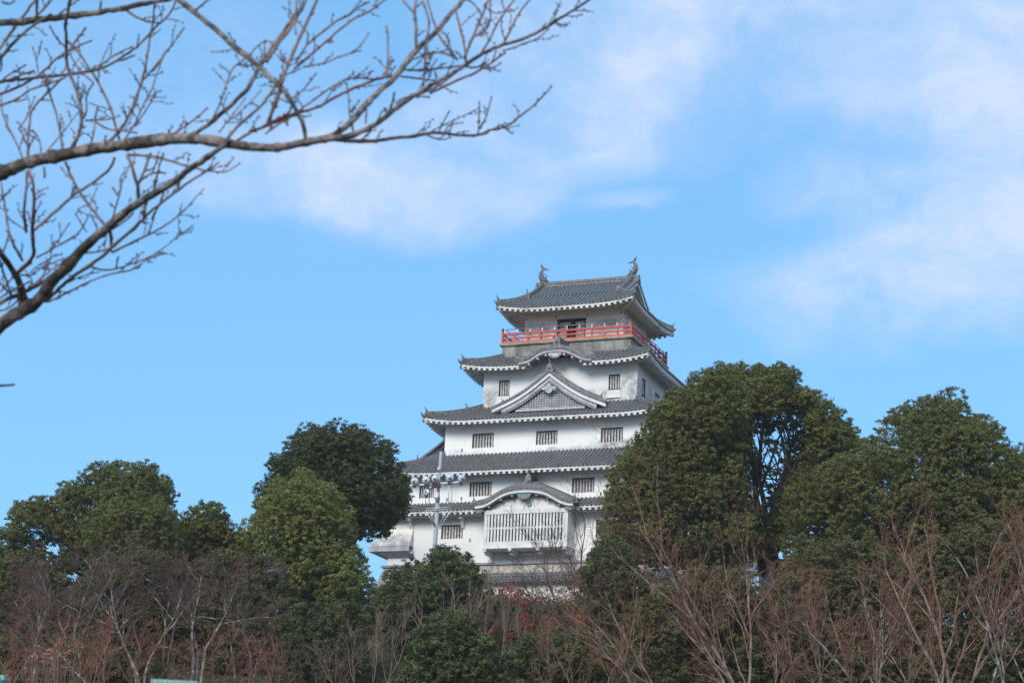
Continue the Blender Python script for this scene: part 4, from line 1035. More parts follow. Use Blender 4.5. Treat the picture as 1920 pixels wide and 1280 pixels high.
# ------------------------------------------------------------------ bare trees
class Tubes:
    """fast accumulator for many thin branches"""
    def __init__(s): s.V = []; s.F = []; s.n = 0
    def add(s, P, R, sides):
        P = np.asarray(P); R = np.asarray(R); k = len(P)
        d = np.empty_like(P); d[1:-1] = P[2:]-P[:-2]; d[0] = P[1]-P[0]; d[-1] = P[-1]-P[-2]; d = unit(d)
        a = np.array([.3, .9, .1]); r = unit(np.cross(d, a)); u = np.cross(r, d)
        th = np.arange(sides)*2*math.pi/sides
        ring = P[:, None, :]+R[:, None, None]*(np.cos(th)[None, :, None]*r[:, None, :]+np.sin(th)[None, :, None]*u[:, None, :])
        s.V.append(ring.reshape(-1, 3))
        i = np.arange(k-1)[:, None]*sides; j = np.arange(sides)[None, :]; j2 = (j+1) % sides
        s.F.append((np.stack([i+j, i+j2, i+sides+j2, i+sides+j], -1)+s.n).reshape(-1, 4)); s.n += k*sides
    def build(s, name, mat, parent, off):
        V = np.concatenate(s.V)-np.array(off); F = np.concatenate(s.F).astype(np.int32)
        me = bpy.data.meshes.new(name); me.vertices.add(len(V)); me.vertices.foreach_set('co', V.astype(np.float32).ravel())
        me.loops.add(F.size); me.loops.foreach_set('vertex_index', F.ravel())
        me.polygons.add(len(F)); me.polygons.foreach_set('loop_start', np.arange(0, F.size, 4, dtype=np.int32)); me.polygons.foreach_set('loop_total', np.full(len(F), 4, dtype=np.int32))
        me.polygons.foreach_set('use_smooth', np.ones(len(F), bool)); me.update(calc_edges=True)
        return link(name, me, mat, parent)
def grow(T, p, d, L, r, lev, cfg, R):
    k = cfg['seg'][lev]; pts = [p]; dd = d.copy()
    for i in range(k):
        dd = dd+R.normal(0, cfg['wob'][lev], 3); dd[2] += cfg['up'][lev]/k; dd /= np.linalg.norm(dd); pts.append(pts[-1]+dd*L/k)
    r1 = max(cfg['rmin'], r*cfg['tap'])
    rr = np.linspace(r, r1, k+1)
    T[0 if lev < cfg['split'] else 1].add(pts, rr, 6 if lev == 0 else (5 if lev == 1 else 3))
    if lev+1 >= len(cfg['n']): return
    n = cfg['n'][lev+1]; n = max(1, int(round(n*R.uniform(.75, 1.25))))
    for j in range(n):
        t = cfg['t0']+(1-cfg['t0'])*(j+R.rand()*.9)/n; t = min(t, .999); i = int(t*k); f = t*k-i
        q = pts[i]*(1-f)+pts[i+1]*f; ax_ = unit(pts[i+1]-pts[i])
        v = unit(np.cross(ax_, R.normal(0, 1, 3))); a = math.radians(R.normal(cfg['ang'][lev+1], 9))
        nd = ax_*math.cos(a)+v*math.sin(a)
        rb = min(rr[i]*.7, r*cfg['rat'][lev+1]*R.uniform(.8, 1.2))
        grow(T, q, nd, L*cfg['len'][lev+1]*R.uniform(.65, 1.2)*(1.15-.45*t), max(rb, cfg['rmin']), lev+1, cfg, R)
VASE = dict(seg=[9, 7, 6, 4, 3], wob=[.085, .11, .14, .17, .2], up=[.12, .35, .35, .3, .2], rmin=.0065, tap=.3, split=2, n=[1, 7, 5, 3, 2], t0=.12, ang=[0, 25, 32, 38, 40], rat=[0, .55, .5, .5, .5], len=[0, .62, .55, .5, .45])
SPREAD = dict(seg=[6, 7, 6, 5, 4], wob=[.10, .15, .17, .2, .22], up=[.1, .12, .12, .1, .05], rmin=.0065, tap=.35, split=2, n=[1, 6, 6, 5, 4], t0=.3, ang=[0, 46, 44, 44, 44], rat=[0, .55, .5, .5, .5], len=[0, .7, .6, .5, .45])
BRUSH = dict(seg=[5, 5, 4, 3], wob=[.10, .13, .15, .18], up=[.2, .2, .2, .15], rmin=.007, tap=.3, split=1, n=[1, 6, 6, 4], t0=.15, ang=[0, 30, 32, 34], rat=[0, .6, .55, .5], len=[0, .6, .55, .5])
def bare(name, label, stems, dist, cfg, mats, seed, r0=.12, tw=None, cat='tree'):
    """stems: [(u,v,tilt_x,length)] each starting at photo direction (u,v)"""
    R = np.random.RandomState(seed); T = (Tubes(), Tubes())
    b = at(stems[0][0], stems[0][1], dist); gz_ = min(float(hgt(b[0], b[1])), b[2]); off = (b[0], b[1], gz_)
    for (u, v, tx, L) in stems:
        p = at(u, v, dist)+np.array([0, R.uniform(-.4, .4), 0]); d = unit(np.array([tx, R.uniform(-.15, .15), 1.]))
        if p[2]-gz_ > .05: T[0].add([np.array([b[0]+(p[0]-b[0])*.3, b[1], gz_-.3]), (p+np.array([b[0]+(p[0]-b[0])*.3, b[1], gz_]))/2+R.normal(0, .05, 3), p], [r0*1.1, r0*.9, r0*.75], 6)
        grow(T, p, d, L, r0*(.5+.25*L/6), 0, cfg, R)
    r = empty(name, off, 0, label, cat)
    T[0].build('trunk', mats[0], r, off); T[1].build('twigs', mats[1], r, off)
    return r
LI = (M_lich, M_twigp); RD = (M_redbark, M_twigr); TN = (M_twigt, M_twigt)
# left group, lichened
bare('bare_tree', 'pale lichened bare tree with a tall forked trunk in the left group', [(365, 1235, -.02, 4.6), (372, 1225, -.35, 3.4), (385, 1215, .55, 4.6)], 118, SPREAD, LI, 21, .12)
bare('bare_tree', 'grey bare tree with crooked trunks just left of the pale forked one', [(262, 1270, -.45, 4.8), (270, 1262, .12, 4.4), (255, 1250, -.8, 4.4)], 116, SPREAD, LI, 22, .13)
bare('bare_tree', 'wide purple brown bare tree filling the left behind the lichened ones', [(130, 1215, -.3, 4.8), (150, 1195, .3, 4.8), (140, 1205, 0, 5.2)], 127, SPREAD, LI, 23, .11)
bare('bare_tree', 'leaning bare tree low in the far left corner with long pale limbs', [(215, 1325, -.9, 6.2), (60, 1310, -.2, 4.6), (20, 1290, .3, 4.4)], 108, SPREAD, LI, 24, .1)
bare('bare_tree', 'purple brown bare tree between the pale forked tree and the olive tree', [(470, 1255, -.1, 4.0), (478, 1250, .35, 3.6), (440, 1260, -.3, 4)], 121, SPREAD, LI, 25, .08)
bare('bare_tree', 'fine twigged purple bare tree behind the others near the small evergreen', [(310, 1180, -.2, 4.0), (330, 1170, .2, 3.6), (250, 1175, 0, 3.8), (90, 1160, 0, 3.4), (20, 1150, .1, 3.2)], 131, SPREAD, (M_twigp, M_twigp), 26, .07)
bare('bare_tree', 'rusty twigged bare tree at the bottom above the green notice roof', [(400, 1340, .1, 3.2), (460, 1340, 0, 3.0), (330, 1345, -.1, 3.0)], 104, SPREAD, (M_twigp, M_twigr), 27, .06)
bare('bare_shrub', 'rust brown brush of fine twigs along the bottom left', [(20, 1330, -.3, 3.6), (60, 1335, .1, 3.8), (110, 1335, -.1, 3.6), (160, 1335, .25, 3.8), (210, 1340, -.2, 3.4), (250, 1340, .1, 3.2), (-20, 1330, .1, 3.6)], 103, BRUSH, (M_twigr, M_twigr), 28, .05, cat='shrub')
bare('bare_shrub', 'dark brown brush at the very bottom left of the notice roof', [(40, 1300, .2, 3.2), (90, 1305, -.1, 3.4), (140, 1300, .1, 3.2), (190, 1305, 0, 3.4), (240, 1300, .2, 3.2), (500, 1330, 0, 3.2), (530, 1335, -.2, 3)], 115, BRUSH, (M_twigp, M_twigr), 29, .05, cat='shrub')
# middle brush
bare('bare_shrub', 'tan bare shrub of fine twigs left of the low green bush', [(640, 1330, -.25, 3.6), (665, 1330, .0, 4.2), (690, 1325, .15, 4.6), (715, 1320, .3, 4.4), (740, 1325, .35, 3.6)], 116, BRUSH, TN, 31, .06, cat='shrub')
bare('bare_shrub', 'tan bare shrub climbing in front of the dark bush and the garden wall', [(790, 1250, -.2, 4.0), (830, 1235, 0, 4.2), (870, 1225, .15, 4.4), (905, 1225, .2, 4.2), (940, 1235, .25, 3.6)], 127, BRUSH, TN, 32, .06, cat='shrub')
bare('bare_shrub', 'brown brush of thin stems below the white garden wall among red leaves', [(960, 1270, -.2, 3.6), (990, 1265, .1, 4.0), (1020, 1265, .3, 3.8), (1050, 1270, .1, 3.4), (930, 1275, .0, 3.6), (900, 1285, -.2, 3.4)], 124, BRUSH, (M_twigp, M_twigp), 35, .05, cat='shrub')
bare('bare_shrub', 'brown bare brush at the bottom between the dark thicket and the tan shrub', [(560, 1345, -.2, 3.0), (590, 1345, .1, 3.0), (625, 1345, .2, 2.8)], 110, BRUSH, (M_twigp, M_twigp), 33, .05, cat='shrub')
bare('bare_tree', 'thin brown bare tree screening the tiled coping right of the red leaves', [(1120, 1235, -.45, 4.6), (1130, 1230, -.15, 5.0), (1000, 1235, .1, 4.2), (1035, 1240, -.2, 4.6)], 131, SPREAD, (M_twigp, M_twigp), 36, .06)
bare('bare_tree', 'slender dark twigged tree crossing in front of the slatted bay', [(1075, 1230, -.35, 7.4), (1085, 1225, -.12, 8.2), (1110, 1225, .1, 8.4), (1060, 1235, -.7, 5.6), (1130, 1225, -.2, 8.0)], 133, VASE, (M_twigp, M_twigp), 34, .09)
# right groups
bare('bare_tree', 'reddish bare tree with a forked trunk rising left of the right hand trees', [(1395, 1330, -.34, 10.4), (1400, 1330, .12, 8.0), (1390, 1335, -.6, 7.0), (1380, 1345, -.15, 6.2)], 106, VASE, RD, 41, .11)
bare('bare_tree', 'thin pale bare tree with a bent stem left of the forked reddish one', [(1215, 1340, -.45, 6.4), (1190, 1345, -.15, 6.2), (1250, 1340, -.3, 6.0)], 104, VASE, RD, 42, .09)
bare('bare_tree', 'low spread of reddish twigs at the bottom middle', [(1040, 1340, -.3, 3.6), (1090, 1345, -.4, 4.2), (1130, 1345, -.1, 3.6)], 103, VASE, RD, 43, .06)
bare('bare_tree', 'slim upright bare tree between the two right hand groups', [(1500, 1335, -.15, 6.0), (1530, 1340, .1, 6.2), (1560, 1340, -.2, 5.0)], 110, VASE, RD, 44, .09)
bare('bare_tree', 'pale barked bare tree with slanting stems right of the slim upright one', [(1640, 1335, -.45, 7.4), (1650, 1340, .05, 6.2), (1660, 1330, -.15, 6.6)], 107, VASE, (M_lich, M_twigr), 45, .09)
bare('bare_tree', 'tall reddish bare tree whose tips reach into the large domed camphor crown', [(1790, 1340, -.1, 10.0), (1780, 1335, -.4, 8.2), (1810, 1335, .15, 8.6)], 106, VASE, RD, 46, .12)
bare('bare_tree', 'bare tree with crowded stems at the right edge', [(1890, 1340, -.2, 8.0), (1925, 1340, .05, 8.6), (1860, 1340, .1, 7.0)], 104, VASE, (M_lich, M_twigr), 47, .10)
bare('bare_tree', 'low dense reddish bare tree in the bottom right between larger stems', [(1720, 1345, -.3, 4.6), (1750, 1345, .2, 4.6), (1700, 1345, .1, 4.0), (1600, 1345, 0, 3.8), (1450, 1345, .1, 4.0)], 101, VASE, RD, 48, .07)
# leaves still hanging
def leaf_spray(name, label, spots, dist, mat, cat='shrub', size=.06, twig=M_twigr, nper=26, spread=.5):
    b = at(spots[0][0], 1300, dist); off = (b[0], b[1], float(hgt(b[0], b[1]))); r = empty(name, off, 0, label, cat)
    T = Tubes(); C = []
    for (u, v, rad) in spots:
        p = at(u, v, dist+NR.uniform(-.6, .6)); q = np.array([off[0]+(p[0]-off[0])*.5, off[1], off[2]])
        mid = (p+q)/2+NR.normal(0, .25, 3); P = np.array([q*(1-t)**2+2*mid*t*(1-t)+p*t*t for t in np.linspace(0, 1, 9)]); T.add(P, np.linspace(.02, .008, 9), 4)
        for j in range(6):
            e = p+unit(NR.normal(0, 1, 3)+np.array([0, 0, .6]))*rad*1.2; T.add([P[6], (P[6]+e)/2+NR.normal(0, .05, 3), e], [.014, .01, .006], 3)
        C.append(p+NR.normal(0, rad*.5, (int(nper*rad/.3), 3)))
    C = np.concatenate(C); fast_quads('leaves', leaf_quads(C, np.tile([0, 0, .2], (len(C), 1)), size, .1, 1.)-np.array(off), mat, r)
    T.build('stems', twig, r, off)
leaf_spray('red_leaved_shrub', 'shrub with sparse bright red leaves in front of the white garden wall', [(955, 1105, .3), (975, 1112, .25), (965, 1125, .35), (982, 1135, .2), (1005, 1125, .15), (912, 1190, .25), (900, 1205, .2), (985, 1155, .25), (958, 1190, .2), (1078, 1165, .2), (1093, 1158, .15), (940, 1108, .2), (990, 1170, .2)], 124, L_redl, nper=60, size=.085, twig=M_twigt)
leaf_spray('dry_leaved_shrub', 'shrub with pinkish dry leaves in the lower left corner', [(100, 1222, .3), (118, 1230, .3), (90, 1240, .3), (135, 1215, .25), (60, 1235, .2), (70, 1215, .2), (15, 1262, .2), (45, 1255, .2), (125, 1245, .3), (100, 1255, .25), (60, 1275, .2), (148, 1205, .2), (85, 1230, .3), (110, 1208, .2)], 98, L_pink, nper=40, size=.075, twig=M_twigt)
leaf_spray('rusty_leaved_shrub', 'low shrub with rust brown leaves near the pink dry leaves', [(165, 1200, .4), (180, 1215, .4), (150, 1190, .3), (175, 1190, .3)], 104, L_brown, nper=60)

# ------------------------------------------------------------------ notice board with green roof (bottom edge)
def kiosk(u, v, d, w, label, yaw):
    t = at(u, v, d); z0 = float(hgt(t[0], t[1])); r = empty('notice_board', (t[0], t[1], z0), yaw, label, 'notice board'); H = t[2]-z0
    mb = MB()
    for s in (-1, 1):
        P = [(-w/2, 0, H-.02), (w/2, 0, H-.02), (w/2, s*.42, H-.24), (-w/2, s*.42, H-.24)]; mb.hexa([(x, y, z-.03) for x, y, z in P], P)
        for i in range(9): x = -w/2+.02+i*(w-.04)/8; mb.beam((x, s*.01, H-.01), (x, s*.42, H-.23), .02, .03)
    mb.box(-w/2-.02, w/2+.02, -.03, .03, H-.03, H+.01); mb.build('roof', M_teal, r)
    for s in (-1, 1):
        mb = MB(); mb.box(s*(w/2-.12)-.05, s*(w/2-.12)+.05, -.05, .05, 0, H-.08); mb.build('post', M_brn, r)
    mb = MB(); mb.box(-w/2+.18, w/2-.18, -.03, .03, H-1.5, H-.35); mb.build('panel', M_boxm, r)
    mb = MB(); mb.box(-w/2+.17, w/2-.17, -.04, .04, H-.35, H-.29); mb.box(-w/2+.17, w/2-.17, -.04, .04, H-1.56, H-1.5); mb.build('panel_frame', M_brn, r)
kiosk(327, 1277, 17, .33, 'green sheet metal roof of a notice board peeking over the bottom edge', .12)
kiosk(-14, 1268, 17, .2, 'corner of a small green roofed notice board at the bottom left corner', -.3)

# ------------------------------------------------------------------ overhanging cherry tree, near the camera
def zA(l): return [(x/3.491, y/3.491) for x, y in l]
def zB(l): return [(x/3.764, 290+y/3.764) for x, y in l]
def zC(l): return [(500+x/3.097, y/3.097) for x, y in l]
def dfield(u, v): return 13+.5*math.sin(u*.007+1)+.35*math.sin(v*.011+u*.004)
TRK = (-5.3, 13.4)
CH = empty('cherry_tree', (TRK[0], TRK[1], 0), 0, 'leafless cherry tree whose grey branches hang across the upper left sky', 'tree')
chb = Tubes(); cht = Tubes(); chr_ = Tubes()
CR = np.random.RandomState(5)
def trace(P, w0, w1, kind='t', doff=None, buds=True, start=None):
    """P photo polyline, w widths in photo px"""
    P = np.array(P, float)
    # resample
    seg = np.hypot(*(P[1:]-P[:-1]).T); s = np.concatenate([[0], np.cumsum(seg)]); n = max(4, int(s[-1]/9))
    t = np.linspace(0, s[-1], n); U = np.interp(t, s, P[:, 0]); Vv = np.interp(t, s, P[:, 1])
    if len(P) > 2:
        for _ in range(2): U[1:-1] = (U[:-2]+2*U[1:-1]+U[2:])/4; Vv[1:-1] = (Vv[:-2]+2*Vv[1:-1]+Vv[2:])/4
    w = (w0+(w1-w0)*(t/s[-1])**.9); w = w*(1.16+.65*np.clip((7-w)/6, 0, 1))
    jm = .35+.12*min(w0, 6)
    U[1:-1] += CR.normal(0, jm*.5, n-2); Vv[1:-1] += CR.normal(0, jm*.5, n-2)
    do = CR.uniform(-.9, .9) if doff is None else doff
    D = np.array([dfield(u, v) for u, v in zip(U, Vv)])+do*(t/s[-1])*(s[-1]/300)
    pts = np.array([at(u, v, d) for u, v, d in zip(U, Vv, D)])
    rr = w*D/FPX/2*(1+CR.normal(0, .06, n)+(.22*np.maximum(0, np.sin(t*.045*(1+.3*np.sin(t*.01))+w0*3))**8 if w0 > 5 else 0)); rr = np.maximum(rr, .0016)
    T = {'b': chb, 't': cht, 'r': chr_}[kind]
    T.add(pts-0, rr, 9 if kind == 'b' and w0 > 7 else 6)
    if s[-1] > 45 and kind != 'b' or (kind == 'b' and w0 < 11):
        for q in range(int(s[-1]/38)):
            j = CR.randint(1, n-2); a_ = math.atan2(Vv[j+1]-Vv[j-1], U[j+1]-U[j-1])+CR.choice([-1, 1])*CR.uniform(.45, .95)
            if math.sin(a_) > .35: a_ = -a_
            L_ = CR.uniform(14, 46); m_n = 5; uu = [U[j]]; vv = [Vv[j]]
            for _ in range(m_n): a_ += CR.normal(-.03, .16); uu.append(uu[-1]+math.cos(a_)*L_/m_n); vv.append(vv[-1]+math.sin(a_)*L_/m_n)
            dd = np.linspace(D[j], D[j]+CR.uniform(-.25, .25), m_n+1); pp = np.array([at(x, y, z) for x, y, z in zip(uu, vv, dd)])
            ww = np.linspace(min(w[j]*.6, 2.6), 1.4, m_n+1)*dd/FPX/2; T.add(pp, ww, 5)
            for i in (2, 3, 4, 5):
                v = unit(NR.normal(0, 1, 3)); T.add([pp[i], pp[i]+v*.008, pp[i]+v*.018], [ww[i], ww[i]+.0035, .0012], 5)
    if buds and w0 < 7:
        L = s[-1]; m = int(L/17)
        for i in range(m):
            j = CR.randint(1, n-1); d = unit(pts[j+1]-pts[j]) if j+1 < n else unit(pts[j]-pts[j-1]); v = unit(np.cross(d, CR.normal(0, 1, 3)))
            l = CR.uniform(.008, .028); e = pts[j]+unit(d*.7+v)*l; T.add([pts[j], (pts[j]+e)/2, e], [rr[j]*.8+.001, rr[j]*.5+.0035, .0015], 5)
        T.add([pts[-1]-unit(pts[-1]-pts[-2])*.005, pts[-1]+unit(pts[-1]-pts[-2])*.006, pts[-1]+unit(pts[-1]-pts[-2])*.016], [rr[-1], rr[-1]+.003, .0012], 5)
    return pts
mainb = []
trace(zA([(-60, 152), (0, 148), (120, 148), (350, 118), (520, 98), (750, 68), (830, 48), (1000, 15), (1150, -15), (1400, -90)]), 12, 7, 'b', 0)
trace([(-30, 337), (0, 325), (60, 302), (120, 290), (180, 278), (235, 272), (290, 263), (345, 259), (390, 262), (420, 268), (470, 276), (520, 277), (558, 270), (620, 258)], 23, 12, 'b', 0)
trace(zC([(330, 812), (400, 785), (500, 700), (620, 560), (740, 460), (850, 310), (980, 190), (1080, 70), (1150, -10), (1250, -120)]), 11, 7, 'b', .2)
trace(zC([(330, 815), (400, 800), (500, 790), (640, 720), (760, 620), (880, 540), (1000, 470), (1120, 400), (1240, 320), (1350, 270), (1500, 225), (1640, 150), (1900, -15)]), 10, 2.5, 'b', -.3)
trace(zC([(400, 812), (500, 822), (620, 820), (760, 800), (900, 785), (960, 765), (1100, 785), (1230, 790), (1300, 750), (1380, 745), (1480, 670), (1580, 590), (1650, 505)]), 6, 1.8, 't', .3)
trace([(575, 272), (574, 261), (569, 232), (548, 194), (529, 165), (500, 140), (484, 123), (441, 89), (401, 52), (367, 26), (332, -3), (300, -40)], 7, 9, 'b', .2)
trace(zB([(-60, 1260), (0, 1200), (100, 1130), (220, 1070), (300, 1000), (360, 900), (470, 790), (560, 690), (650, 600), (760, 520), (860, 420), (980, 340), (1100, 270), (1220, 200), (1330, 110), (1450, 30), (1530, -30), (1620, -80)]), 24, 8, 'b', -.4)
trace(zB([(220, 1070), (280, 990), (320, 930), (420, 840), (500, 750)]), 11, 9, 'b', -.2)
trace(zB([(-40, 1070), (0, 1040), (130, 985), (230, 940), (330, 880), (400, 830), (480, 770)]), 8, 6, 'b', 0)
trace(zB([(170, 1090), (160, 980), (130, 880), (80, 800), (0, 690), (-40, 640)]), 15, 8, 'b', .1)
